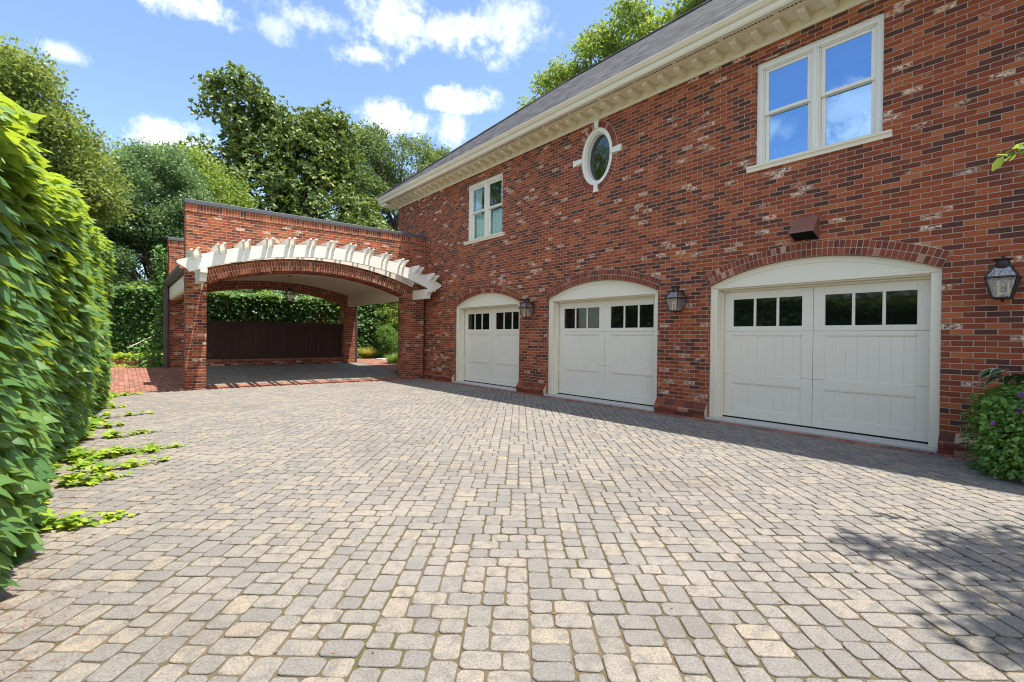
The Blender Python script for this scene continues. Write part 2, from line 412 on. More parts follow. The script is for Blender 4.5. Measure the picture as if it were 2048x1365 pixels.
def arch_ring(cx, half, spring, crown, rows, rh, face, back, axis, bw=.0677, gap=.010):
    """bricks of a rowlock arch; returns MB of bricks and MB of mortar backing"""
    s = crown - spring; R = (half * half + s * s) / (2 * s); zc = crown - R; A = math.asin(half / R)
    bricks = MB(); mort = MB()
    def P(u, z, t): return (t, u, z) if axis == 'x' else (u, t, z)
    sgn = 1 if back > face else -1
    for q in range(rows):
        r0 = R + q * rh + gap * .5; r1 = R + (q + 1) * rh - gap * .5
        n = int(round(2 * A * R / bw))
        for i in range(n):
            a0 = -A + 2 * A * i / n; a1 = -A + 2 * A * (i + 1) / n; g = gap * .5 / R
            a0 += g; a1 -= g; jit = random.uniform(-.002, .002)
            quad = [(r0, a0), (r0, a1), (r1, a1), (r1, a0)]
            V = [P(cx + r * math.sin(a), zc + r * math.cos(a), face + jit) for r, a in quad] + [P(cx + r * math.sin(a), zc + r * math.cos(a), back) for r, a in quad]
            F = [(0, 1, 2, 3), (7, 6, 5, 4), (0, 4, 5, 1), (1, 5, 6, 2), (2, 6, 7, 3), (3, 7, 4, 0)]
            bricks.add(V, F)
    n = 40; r0 = R + .002; r1 = R + rows * rh
    for i in range(n):
        a0 = -A + 2 * A * i / n; a1 = -A + 2 * A * (i + 1) / n; f = face + sgn * .006
        quad = [(r0, a0), (r0, a1), (r1, a1), (r1, a0)]
        V = [P(cx + r * math.sin(a), zc + r * math.cos(a), f) for r, a in quad] + [P(cx + r * math.sin(a), zc + r * math.cos(a), back) for r, a in quad]
        mort.add(V, [(0, 1, 2, 3), (7, 6, 5, 4), (0, 4, 5, 1), (2, 6, 7, 3)])
    return bricks, mort

def copy_tree(o, parent=None):
    c = o.copy(); COL.objects.link(c)
    if parent is not None: c.parent = parent
    for ch in list(o.children): copy_tree(ch, c)
    return c

# ------------------------------------------------------------------ layout constants (metres; facade runs along +y at x = XF)
XF = 7.8
BAYS = (2.92, 6.94, 10.96)
def gz(y):
    if y < 13.9: return 0.0
    if y < 19.2: return .28 * (y - 13.9) / 5.3
    return .28

# ------------------------------------------------------------------ ground
ys = [-160, -40, -6, 0, 6, 12, 13.9, 16.5, 19.2, 26, 40, 160]; V = []; F = []
xs = [-160, -40, -6, 0, 4, 8, 16, 40, 160]
for y in ys:
    for x in xs: V.append((x, y, gz(y) - .05))
nx = len(xs)
for j in range(len(ys) - 1):
    for i in range(nx - 1): F.append((j * nx + i, j * nx + i + 1, (j + 1) * nx + i + 1, (j + 1) * nx + i))
tag(make('ground', V, F, M['ground'], smooth=True), kind='structure')

def clip(poly, a, b, c):
    """keep a*x+b*y<=c"""
    out = []
    for i in range(len(poly)):
        p, q = poly[i], poly[(i + 1) % len(poly)]
        dp = a * p[0] + b * p[1] - c; dq = a * q[0] + b * q[1] - c
        if dp <= 0: out.append(p)
        if (dp < 0 < dq) or (dq < 0 < dp):
            t = dp / (dp - dq); out.append((p[0] + (q[0] - p[0]) * t, p[1] + (q[1] - p[1]) * t))
    return out

def rounded(x0, x1, y0, y1, r):
    pts = []
    for cx, cy, a0 in ((x1 - r, y1 - r, 0), (x0 + r, y1 - r, 90), (x0 + r, y0 + r, 180), (x1 - r, y0 + r, 270)):
        for k in range(3):
            a = math.radians(a0 + 45 * k); rr = r * random.uniform(.8, 1.1)
            pts.append((cx + rr * math.cos(a), cy + rr * math.sin(a)))
    return pts

class Pave:
    def __init__(s): s.V = []; s.F = []; s.R = []
    def stone(s, poly, bev=.006, dz=0., tilt=None, r=None):
        n = len(poly)
        if n < 3: return
        cx = sum(p[0] for p in poly) / n; cy = sum(p[1] for p in poly) / n
        area = abs(sum(poly[i][0] * poly[(i + 1) % n][1] - poly[(i + 1) % n][0] * poly[i][1] for i in range(n))) / 2
        if area < .0008: return
        tx, ty = tilt or (0, 0); b = len(s.V); r = random.random() if r is None else r
        for k, (ins, z) in enumerate(((bev * 1.6, 0.), (bev * .5, -.35 * bev), (0., -bev), (0., -.03))):
            for p in poly:
                dx, dy = p[0] - cx, p[1] - cy; L = math.hypot(dx, dy) + 1e-6; f = max(0, 1 - ins / L)
                x, y = cx + dx * f, cy + dy * f
                s.V.append((x, y, gz(y) + z + dz + tx * dx + ty * dy))
        s.F.append(tuple(range(b, b + n))); s.R.append(r)
        for k in range(3):
            for i in range(n):
                j = (i + 1) % n; s.F.append((b + (k + 1) * n + i, b + (k + 1) * n + j, b + k * n + j, b + k * n + i)); s.R.append(r)

def driveway():
    u = .0595; a = math.radians(39.6); e1 = (math.sin(a), math.cos(a)); e2 = (math.cos(a), -math.sin(a))
    P = Pave(); rs = random.Random(5); NC = 364; c0 = -204; sky_ = [0] * NC; r0 = -54; cells = []; joint = [False] * (NC + 1)
    while True:
        lo = min(sky_)
        if r0 + lo > 336: break
        i = sky_.index(lo); j = i
        while j < NC and sky_[j] == lo: j += 1
        w = j - i; left = sky_[i - 1] - lo if i else 0
        opts = []
        for (pw, ph, wt) in ((3, 2, 5.0), (2, 3, 2.3), (2, 2, 2.4)):
            rem = w - pw
            if rem < 0 or rem == 1: continue
            if joint[i + pw] and rem: wt *= .22                       # keep the joints staggered
            opts.append((pw, ph, wt))
        pw, ph, _ = rs.choices(opts, [o[2] for o in opts])[0]
        cells.append((c0 + i, r0 + lo, pw, ph))
        for q in range(i, i + pw): sky_[q] = lo + ph
        for q in range(i + 1, i + pw): joint[q] = False
        joint[i] = joint[i + pw] = True
    for (ix, iy, w, h) in cells:
        g = .0034
        s0, s1, t0, t1 = ix * u + g, (ix + w) * u - g, iy * u + g, (iy + h) * u - g
        cs, ct = (s0 + s1) / 2, (t0 + t1) / 2
        X, Y = cs * e2[0] + ct * e1[0], cs * e2[1] + ct * e1[1]
        main = -1.0 < X < 7.7 and -2.6 < Y < 14.1
        port = 1.2 < X < 7.9 and 14.2 < Y < 19.4
        if not (main or port): continue
        pl = rounded(s0, s1, t0, t1, .0235)
        pl = [(q * e2[0] + w_ * e1[0], q * e2[1] + w_ * e1[1]) for q, w_ in pl][::-1]
        for reg in ((-.95, 7.50, -2.5, 13.92), (1.72, 7.6, 14.62, 19.28)):
            if reg[2] > 14 and not port: continue
            if reg[2] < 14 and not main: continue
            c = clip(clip(clip(clip(pl, 1, 0, reg[1]), -1, 0, -reg[0]), 0, 1, reg[3]), 0, -1, -reg[2])
            P.stone(c, .0048, random.uniform(-.0025, .0015), (random.gauss(0, .005), random.gauss(0, .005)))
    o = make('driveway', P.V, P.F, M['paver'], rnd=P.R); tag(o, kind='structure')
driveway()
# joint sand bed just under the stones
V = []; F = []
for y in (-2.5, 13.9, 19.28, 20.4): V += [(-1.0, y, gz(y) - .0085), (7.78, y, gz(y) - .0085)]
for j in range(3): F.append((2 * j, 2 * j + 1, 2 * j + 3, 2 * j + 2))
bed = make('joint_sand', V, F, M['joint'], rnd=[.5] * 3); tag(bed, kind='structure')

def brick_field(name, x0, x1, y0, y1, along='y', L=.203, Wd=.0985):
    P = Pave(); g = .003
    if along == 'y':
        nc = int(round((x1 - x0) / Wd)); Wd = (x1 - x0) / nc
        for i in range(nc):
            y = y0 - (L / 2 if i % 2 else 0)
            while y < y1:
                a, b = max(y, y0), min(y + L, y1)
                if b - a > .03: P.stone([(x0 + i * Wd + g, b - g), (x0 + (i + 1) * Wd - g, b - g), (x0 + (i + 1) * Wd - g, a + g), (x0 + i * Wd + g, a + g)], .004, random.uniform(-.002, .002))
                y += L
    else:
        nr = int(round((y1 - y0) / Wd)); Wd = (y1 - y0) / nr
        for i in range(nr):
            x = x0 - (L / 2 if i % 2 else 0)
            while x < x1:
                a, b = max(x, x0), min(x + L, x1)
                if b - a > .03: P.stone([(a + g, y0 + (i + 1) * Wd - g), (b - g, y0 + (i + 1) * Wd - g), (b - g, y0 + i * Wd + g), (a + g, y0 + i * Wd + g)], .004, random.uniform(-.002, .002))
                x += L
    return tag(make(name, P.V, P.F, M['red_paver'], rnd=P.R), kind='structure')
brick_field('brick_path', -.75, 1.69, 13.93, 20.2, 'y')
brick_field('brick_border', 1.72, 7.6, 13.93, 14.6, 'y', .203, .0985)
# header row along the garage doors
P = Pave(); y = -2.5
while y < 13.9:
    P.stone([(7.505, y + .095), (7.71, y + .095), (7.71, y + .003), (7.505, y + .003)], .004, random.uniform(.0, .003)); y += .0985
tag(make('brick_edging', P.V, P.F, M['red_paver'], rnd=P.R), kind='structure')
brick_field('side_path', 7.62, 10.6, 16.3, 22.2, 'x')

# ------------------------------------------------------------------ the house
house = thing('brick_house', (XF, 7.0, 0), 'two storey red brick house wing with three arched garage doors and a dark shingle roof', 'house')
Y0, Y1 = -2.6, 16.25; ZF = 5.88
DH, DS, DC = 1.51, 2.235, 2.55                       # brick opening half width, spring, crown
WINS = ((2.86, 'reflect'), (11.03, 'clear'))
WH, WZ0, WZ1 = .83, 4.07, 5.66
OC = (6.97, 5.14); ORX, ORY = .425, .595
loops = [[(Y0, -.1), (Y1, -.1), (Y1, 6.35), (Y0, 6.35)]]
for b in BAYS: loops.append(arch_loop(b, DH, -.05, DS, DC))
loops[0] = [(Y0, -.1)]
for b in BAYS:                                        # openings cut up from the bottom edge
    lp = arch_loop(b, DH, -.1, DS, DC); loops[0] += lp
loops = [loops[0] + [(Y1, -.1), (Y1, 6.35), (Y0, 6.35)]]
for wy, _ in WINS: loops.append([(wy - WH, WZ0), (wy + WH, WZ0), (wy + WH, WZ1), (wy - WH, WZ1)])
loops.append([(OC[0] + ORX * math.cos(2 * PI * i / 48), OC[1] + ORY * math.sin(2 * PI * i / 48)) for i in range(48)])
V, F = plate_mesh(loops, XF, XF + .3, 'x')
mb = MB(); mb.V = V; mb.F = F; mb.R = [0] * len(F)
mb.box(XF + .3, 16.2, Y1 - .3, Y1 - .001, -.1, 6.35).box(XF + .3, 16.2, Y0 + .001, Y0 + .3, -.1, 6.35).box(16.2, 16.5, Y0, Y1, -.1, 6.35)
mb.build('wall', M['brick'], house)
fl = MB().box(XF + .35, 16.15, Y0 + .3, Y1 - .3, 2.95, 3.1).build('upper_floor', M['dark'], house)

# plinth: base course, bullnose, sloped course
def plinth(a, b):
    prof = [(XF - .002, -.05), (XF - .085, -.05), (XF - .085, .085), (XF - .088, .10), (XF - .085, .145), (XF - .068, .168), (XF - .002, .245)]
    m1 = MB()
    # stones laid one by one, three courses
    def row(z, L, shape, sh):
        y = a - sh
        while y < b:
            y0, y1 = max(a, y), min(b, y + L)
            if y1 - y0 > .02: m1.prism([(p[0], p[1]) for p in shape], y0 + .004, y1 - .004, 'y')
            y += L
    row(0, .203, [(XF - .08, -.02), (XF - .08, .062), (XF, .062), (XF, -.02)], .0)
    row(1, .203, [(XF - .094, .070), (XF - .098, .10), (XF - .094, .122), (XF - .08, .138), (XF, .138), (XF, .070)], .1)
    row(2, .203, [(XF - .078, .146), (XF - .006, .25), (XF, .25), (XF, .146)], .0)
    o = m1.build('plinth', M['arch_brick'], house, rnd=True)
    MB().prism([(XF - .074, -.05), (XF - .074, .06), (XF - .088, .075), (XF - .088, .11), (XF - .074, .14), (XF, .246), (XF + .001, -.05)], a + .002, b - .002, 'y').build('plinth_mortar', M['mortar'], o)
edges = [Y0] + [e for b in BAYS for e in (b - DH, b + DH)] + [14.2]
for i in range(0, len(edges), 2): plinth(edges[i], edges[i + 1])

# arches over the doors
for b in BAYS:
    br, mo = arch_ring(b, DH, DS, DC, 2, .104, XF - .016, XF + .05, 'x')
    o = br.build('brick_arch', M['arch_brick'], house, rnd=True)
    mo.build('arch_mortar', M['mortar'], o)

def band(pts_out, pts_in, x0, x1):
    """solid between two matching polylines (y,z)"""
    m = MB(); n = len(pts_out)
    for i in range(n - 1):
        m.prism([pts_in[i], pts_in[i + 1], pts_out[i + 1], pts_out[i]], x0, x1, 'x')
    return m

# garage doors
CW = .117
def garage_door(cy, sensor):
    x0 = XF + .07                                     # casing face
    cas = MB()
    for sg in (-1, 1):
        a, b = cy + sg * DH, cy + sg * (DH - CW)
        cas.bbox(x0, x0 + .05, min(a, b), max(a, b), .03, 2.198, .006)
        cas.bbox(x0 - .008, x0 + .002, min(a, a - sg * .03), max(a, a - sg * .03), .03, DS - .004, .004)
        # jamb return
        c = cy + sg * (DH - CW); d = cy + sg * (DH - CW + .02)
        cas.box(x0 + .051, XF + .31, min(c, d), max(c, d), .03, 2.2)
        e = cy + sg * (DH - CW - .025)
        cas.bbox(XF + .225, XF + .255, min(c, e), max(c, e), .03, 2.2, .004)
    n = 28; top = []; low = []; topi = []
    for i in range(n + 1):
        y = cy - DH + 2 * DH * i / n; z = arc_z(y, cy, DH, DS, DC); top.append((y, z - .001)); low.append((y, 2.2)); topi.append((y, max(2.2005, z - .085)))
    m = band(top, low, x0 + .012, x0 + .05); cas.add(m.V, m.F)
    m = band(top, topi, x0, x0 + .013); cas.add(m.V, m.F)
    m = band(top, [(y, z - .03) for y, z in top], x0 - .01, x0 + .001); cas.add(m.V, m.F)
    cas.bbox(x0 + .002, x0 + .014, cy - DH + CW, cy + DH - CW, 2.19, 2.235, .004)
    cas.box(x0 + .05, XF + .31, cy - DH + CW, cy + DH - CW, 2.17, 2.194)
    cas.bbox(XF + .225, XF + .255, cy - DH + CW, cy + DH - CW, 2.14, 2.169, .004)
    cas.build('door_casing', M['cream'], house)
    MB().bbox(XF - .075, XF + .32, cy - DH + .004, cy + DH - .004, -.06, .030, .01).build('threshold', M['concrete'], house)
    # door leaf
    xd = XF + .28; d = MB(); W = 1.39; seams = (.052, .76, 1.48, 2.15)
    def bar(y0, y1, z0, z1, dx=0.):
        for k in range(3):
            lo, hi = max(z0, seams[k] + .0015), min(z1, seams[k + 1] - .0015)
            if hi - lo > .004: d.bbox(xd + dx, xd + .045, y0, y1, lo, hi, .003)
    for sg in (-1, 1):
        def Y(t): return cy + sg * t
        bar(min(Y(.003), Y(.155)), max(Y(.003), Y(.155)), .05, 2.15)
        bar(min(Y(1.22), Y(W)), max(Y(1.22), Y(W)), .05, 2.15)
        ya, yb = min(Y(.155), Y(1.22)), max(Y(.155), Y(1.22))
        for z0, z1 in ((.05, .19), (.62, .755), (1.42, 1.56), (2.01, 2.15)): bar(ya, yb, z0, z1, .0005)
        for z0, z1 in ((.19, .62), (.755, 1.42)):
            nb = 8
            for i in range(nb):
                p, q = ya + (yb - ya) * i / nb, ya + (yb - ya) * (i + 1) / nb
                for k in range(3):
                    lo, hi = max(z0, seams[k] + .0015), min(z1, seams[k + 1] - .0015)
                    if hi - lo > .01: d.bbox(xd + .014, xd + .04, p + .0004, q - .0004, lo, hi, .0028)
            d.bbox(xd + .004, xd + .03, ya, yb, z1 - .014, z1, .003); d.bbox(xd + .004, xd + .03, ya, yb, z0, z0 + .014, .003)
            d.bbox(xd + .004, xd + .03, ya, ya + .014, z0, z1, .003); d.bbox(xd + .004, xd + .03, yb - .014, yb, z0, z1, .003)
        for t in (1 / 3, 2 / 3):
            c = ya + (yb - ya) * t; d.bbox(xd + .004, xd + .04, c - .019, c + .019, 1.56, 2.01, .004)
    d.box(xd + .046, xd + .07, cy - W, cy + W, .045, 2.15)
    door = d.build('garage_door', M['door_paint'], house)
    for sg in (-1, 1):
        g = MB()
        ya, yb = sorted((cy + sg * .155, cy + sg * 1.22))
        for i in range(3):
            p, q = ya + (yb - ya) * i / 3, ya + (yb - ya) * (i + 1) / 3
            g.box(xd + .022, xd + .03, p + (.019 if i else 0), q - (.019 if i < 2 else 0), 1.56, 2.01)
        g.build('door_window', M['door_glass'], door)
    MB().box(xd + .005, xd + .04, cy - W, cy + W, .022, .05).build('bottom_seal', M['rubber'], door)
    if sensor:
        MB().bbox(xd - .03, xd, cy - 1.385, cy - 1.345, 1.24, 1.44, .008).build('sensor', M['white'], door)
    else:
        MB().bbox(xd - .02, xd + .01, cy + 1.36, cy + 1.385, .55, .72, .004).build('latch_plate', M['white'], door)
for i, b in enumerate(BAYS): garage_door(b, i == 0)

# windows
def window(cy, kind):
    x0 = XF + .055; fr = MB(); a, b = cy - WH, cy + WH
    cw = .09
    fr.bbox(x0, x0 + .10, a, a + cw, WZ0, WZ1, .008).bbox(x0, x0 + .10, b - cw, b, WZ0, WZ1, .008)
    fr.bbox(x0 - .001, x0 + .10, a, b, WZ1 - cw, WZ1, .008)
    fr.bbox(x0 - .014, x0, a - .0, b, WZ1 - .03, WZ1, .005)
    fr.bbox(x0, x0 + .12, cy - .045, cy + .045, WZ0, WZ1 - cw, .006).bbox(x0 - .012, x0 + .004, cy - .02, cy + .02, WZ0 + .03, WZ1 - cw, .004)
    for sg in (-1, 1):
        p, q = sorted((cy + sg * .045, cy + sg * (WH - cw)))
        fr.bbox(x0 + .02, x0 + .12, p, p + .018, WZ0, WZ1 - cw, .003).bbox(x0 + .02, x0 + .12, q - .018, q, WZ0, WZ1 - cw, .003)
        fr.bbox(x0 + .02, x0 + .12, p, q, WZ1 - cw - .018, WZ1 - cw, .003)
    wo = fr.build('window_frame', M['white'], house)
    zm = 4.855
    for sg in (-1, 1):
        p, q = sorted((cy + sg * .063, cy + sg * (WH - cw - .018)))
        for lo, hi, xx in ((zm - .01, WZ1 - cw - .018, x0 + .04), (WZ0 + .0, zm + .03, x0 + .075)):
            m = MB(); t = .055; up = xx < x0 + .05
            m.bbox(xx, xx + .035, p, p + t, lo, hi, .005).bbox(xx, xx + .035, q - t, q, lo, hi, .005)
            m.bbox(xx - (.012 if up else 0), xx + .035, p + t, q - t, lo, lo + (.05 if up else .075), .006).bbox(xx, xx + .035, p + t, q - t, hi - .045, hi, .005)
            sash = m.build('sash', M['white'], wo)
            g = MB().box(xx + .014, xx + .02, p + t, q - t, lo + (.05 if up else .075), hi - .045).build('pane', M['win_glass'] if kind == 'reflect' else M['win_glass_small'], wo)
        if kind == 'reflect':
            bl = MB()
            yy = p + .03
            while yy < q - .03:
                bl.box(x0 + .17, x0 + .175, yy, yy + .022, WZ1 - .40, WZ1 - .06); yy += .028
            bl.bbox(x0 + .165, x0 + .18, p + .02, q - .02, WZ1 - .42, WZ1 - .40, .003)
            bl.build('blind', M['blind'], wo)
    if kind == 'reflect':
        for (ya, yb, h0, h1, h2) in ((b - .12, cy + .06, .22, .42, .18), (cy - .06, cy - .5, .30, .24, .10)):
            n = 26; Vc = []; Fc = []
            for i in range(n + 1):
                t = i / n; y = ya + (yb - ya) * t; x = x0 + .20 + .02 * math.sin(t * 40)
                z = WZ0 + (h0 * (1 - t) ** 2 + 2 * h1 * t * (1 - t) + h2 * t * t) + .02 * math.sin(t * 23)
                Vc += [(x, y, WZ0 + .02), (x, y, z), (x + .008, y, WZ0 + .02), (x + .008, y, z)]
            for i in range(n):
                k = 4 * i; Fc += [(k, k + 4, k + 5, k + 1), (k + 2, k + 3, k + 7, k + 6), (k + 1, k + 5, k + 7, k + 3)]
            make('curtain', Vc, Fc, M['curtain'], wo, smooth=True)
    else:
        for (ya, yb, za, zb) in ((b - .1, a + .1, WZ0 + .02, 4.82), (b - .1, b - .42, 4.82, WZ1 - .08)):
            n = 40; Vc = []; Fc = []
            for i in range(n + 1):
                t = i / n; y = ya + (yb - ya) * t; x = x0 + .17 + .018 * math.sin(t * 60)
                Vc += [(x, y, za), (x, y, zb), (x + .006, y, za), (x + .006, y, zb)]
            for i in range(n):
                k = 4 * i; Fc += [(k, k + 4, k + 5, k + 1), (k + 2, k + 3, k + 7, k + 6), (k + 1, k + 5, k + 7, k + 3)]
            make('curtain', Vc, Fc, M['curtain'], wo, smooth=True)
    s = MB(); prof = [(XF + .14, WZ0 - .09), (XF - .022, WZ0 - .09), (XF - .03, WZ0 - .05), (XF - .048, WZ0 - .03), (XF - .052, WZ0 - .004), (XF + .05, WZ0 + .012), (XF + .14, WZ0 + .012)]
    s.prism([(p[0], p[1]) for p in prof], a - .11, b + .11, 'y')
    s.build('window_sill', M['cream'], wo)
for wy, kd in WINS: window(wy, kd)

# oval window with brick surround and four keys
def ell(rx, ry, t): return (OC[0] + rx * math.cos(t), OC[1] + ry * math.sin(t))
ov = MB(); n = 64
steps = [(.418, .588, XF + .0, .345, .515, XF + .05), (.355, .525, XF + .04, .318, .488, XF + .13)]
for (rx, ry, xa, rx2, ry2, xb) in steps:
    for i in range(n):
        t0, t1 = 2 * PI * i / n, 2 * PI * (i + 1) / n
        A0, A1, B0, B1 = ell(rx, ry, t0), ell(rx, ry, t1), ell(rx2, ry2, t0), ell(rx2, ry2, t1)
        Vv = [(xa + .002, *A0), (xa + .002, *A1), (xa + .002, *B1), (xa + .002, *B0), (xb + .04, *A0), (xb + .04, *A1), (xb + .04, *B1), (xb + .04, *B0)]
        ov.add(Vv, [(0, 1, 2, 3), (7, 6, 5, 4), (0, 4, 5, 1), (2, 6, 7, 3)])
ovo = ov.build('oval_window', M['white'], house)
make('pane', [(XF + .15, *ell(.33, .5, 2 * PI * i / n)) for i in range(n)] + [(XF + .156, *ell(.33, .5, 2 * PI * i / n)) for i in range(n)],
     [tuple(range(n))[::-1], tuple(range(n, 2 * n))] + [(i, (i + 1) % n, (i + 1) % n + n, i + n) for i in range(n)], M['oval_glass'], ovo)
rbs = [MB() for _ in range(4)]; nb = 54; mo = MB()
for i in range(nb):
    t0, t1 = 2 * PI * (i + .08) / nb, 2 * PI * (i + .92) / nb
    tm = (t0 + t1) / 2
    if min(abs((tm - q * PI / 2 + PI) % (2 * PI) - PI) for q in range(4)) < .10: continue
    q = [ell(.43, .60, t0), ell(.43, .60, t1), ell(.545, .715, t1), ell(.545, .715, t0)]
    rbs[int(tm / (PI / 2)) % 4].prism(q, XF - .012, XF + .03, 'x')
for i in range(96):
    t0, t1 = 2 * PI * i / 96, 2 * PI * (i + 1) / 96
    mo.prism([ell(.421, .591, t0), ell(.421, .591, t1), ell(.553, .723, t1), ell(.553, .723, t0)], XF - .005, XF + .02, 'x')
for rb in rbs: o = rb.build('oval_brick_arc', M['arch_brick'], house, rnd=True)
mo.build('ring_mortar', M['mortar'], house)
for q in range(4):
    t = q * PI / 2; dx, dz = math.cos(t), math.sin(t); px, pz = -dz, dx
    r0, r1 = (.40, .655) if q % 2 == 0 else (.575, .745)
    if q == 1: r1 = .735
    poly = [(OC[0] + dx * r + px * w, OC[1] + dz * r + pz * w) for r, w in ((r0, .04), (r0, -.04), (r1, -.068), (r1, .068))]
    MB().prism(poly, XF - .035, XF + .02, 'x').build('keystone', M['white'], house)

# cornice: frieze, soffit, blocks, crown, gutter
ZS = 6.045
MB().bbox(XF - .028, XF - .001, Y0, Y1 + .028, ZF, ZS, .004).bbox(XF - .04, XF - .002, Y0, Y1 + .04, ZF + .008, ZF + .026, .004).box(XF - .0005, 9.2, Y1 + .001, Y1 + .028, ZF, ZS).build('frieze', M['cream'], house)
sf = MB()
for i in range(5):
    a = 7.29 + .102 * i
    sf.bbox(a + .001, a + .101, Y0, Y1 + .42, ZS + .002, ZS + .025, .005)
soff = sf.build('soffit', M['cream'], house)
vt = MB(); y = Y0 + .05
while y < Y1:
    for _ in range(14): vt.box(7.375, 7.395, y, y + .035, ZS - .002, ZS + .0015); y += .055
    y += .06
vto = vt.build('vent_slots', M['dark'], soff); vto['kind'] = 'stuff'
blk = None; y = Y1 - .12
while y > .2:
    if blk is None:
        m = MB(); prof = [(XF - .028, ZS - .105), (XF - .075, ZS - .112), (XF - .20, ZS - .085), (XF - .29, ZS - .06), (XF - .305, ZS - .04), (XF - .305, ZS + .001), (XF - .028, ZS + .001)]
        m.prism([(p[0], p[1]) for p in prof], y - .052, y + .052, 'y'); blk = m.build('cornice_block', M['cream'], house, origin=(XF, y, ZS)); yb = y
    else:
        c = blk.copy(); COL.objects.link(c); c.location.y = blk.location.y + (y - yb)
    y -= .33
fc = MB(); fc.bbox(7.262, 7.288, Y0, Y1 + .44, ZS - .012, 6.25, .003).prism([(7.261, ZS + .0), (7.25, ZS + .012), (7.24, ZS + .05), (7.228, ZS + .075), (7.261, ZS + .08)], Y0, Y1 + .45, 'y')
fc.bbox(7.289, 12.0, Y1 + .42, Y1 + .44, ZS, 6.25, .003)
fc.build('fascia', M['cream'], house)
gt = MB(); prof = [(7.260, 6.135), (7.235, 6.135), (7.215, 6.148), (7.20, 6.172), (7.182, 6.195), (7.176, 6.222), (7.19, 6.225), (7.196, 6.20), (7.212, 6.18), (7.235, 6.15), (7.260, 6.15)]
gt.prism(prof, Y0, Y1 + .50, 'y')
for yy in (4.3, 9.7, 14.2): gt.prism([(7.261, 6.131), (7.232, 6.131), (7.211, 6.146), (7.196, 6.172), (7.178, 6.194), (7.171, 6.225), (7.2, 6.228), (7.261, 6.19)], yy, yy + .05, 'y')
gt.build('gutter', M['cream'], house)
# gable return at the far corner
MB().bbox(7.30, 7.79, Y1 + .05, Y1 + .40, 5.93, 6.04, .01).build('cornice_return', M['cream'], house)
# roof: hip-ended
XR, ZR, ZE = 12.0, 10.14, 6.235
YH = Y1 + .52
hipy = 12.1
Vr = [(7.205, Y0 - .4, ZE), (7.205, YH, ZE), (XR, hipy, ZR), (XR, Y0 - .4, ZR), (16.8, YH, ZE), (16.8, Y0 - .4, ZE)]
Vr += [(x + (.06 if x < 8 else 0), y, z - .05) for x, y, z in Vr]
Fr = [(0, 3, 2, 1), (1, 2, 4), (3, 5, 4, 2), (6, 7, 8, 9), (7, 10, 8), (9, 8, 10, 11), (0, 1, 7, 6), (1, 4, 10, 7), (4, 5, 11, 10), (5, 3, 9, 11), (3, 0, 6, 9)]
rf = make('roof', Vr, Fr, M['shingle'], house, uv=False)
l = rf.data.uv_layers.new(name='UVMap')
for p in rf.data.polygons:
    for li in p.loop_indices:
        v = Vector(Vr[rf.data.loops[li].vertex_index]); l.data[li].uv = (v.y, (v.z - ZE) * 1.58) if abs(p.normal.y) < .5 else (v.x, (v.z - ZE) * 1.58)
MB().tube([(XR, Y0 - .4, ZR + .01), (XR, hipy, ZR + .01)], .05, 6).tube([(XR, hipy, ZR + .01), (7.2, YH, ZE + .01)], .045, 6).build('ridge_cap', M['shingle'], rf)

# vent hood over the big door
vh = MB(); a, b = 2.745, 3.075
prof = [(XF, 3.13), (XF - .04, 3.13), (XF - .235, 2.905), (XF - .235, 2.87), (XF, 2.79)]
vh.prism(prof[:2] + [(XF - .235, 2.905), (XF - .235, 2.875), (XF - .225, 2.875), (XF - .05, 3.10), (XF, 3.10)], a, b, 'y')
for yy in (a, b - .008): vh.prism([(XF, 3.125), (XF - .045, 3.125), (XF - .23, 2.90), (XF - .23, 2.86), (XF, 2.78)], yy + .001, yy + .007, 'y')
vho = vh.build('vent_hood', M['copper'], house)
MB().prism([(XF - .001, 2.80), (XF - .21, 2.885), (XF - .21, 2.895), (XF - .001, 2.81)], a + .01, b - .01, 'y').build('vent_grille', M['dark'], vho)

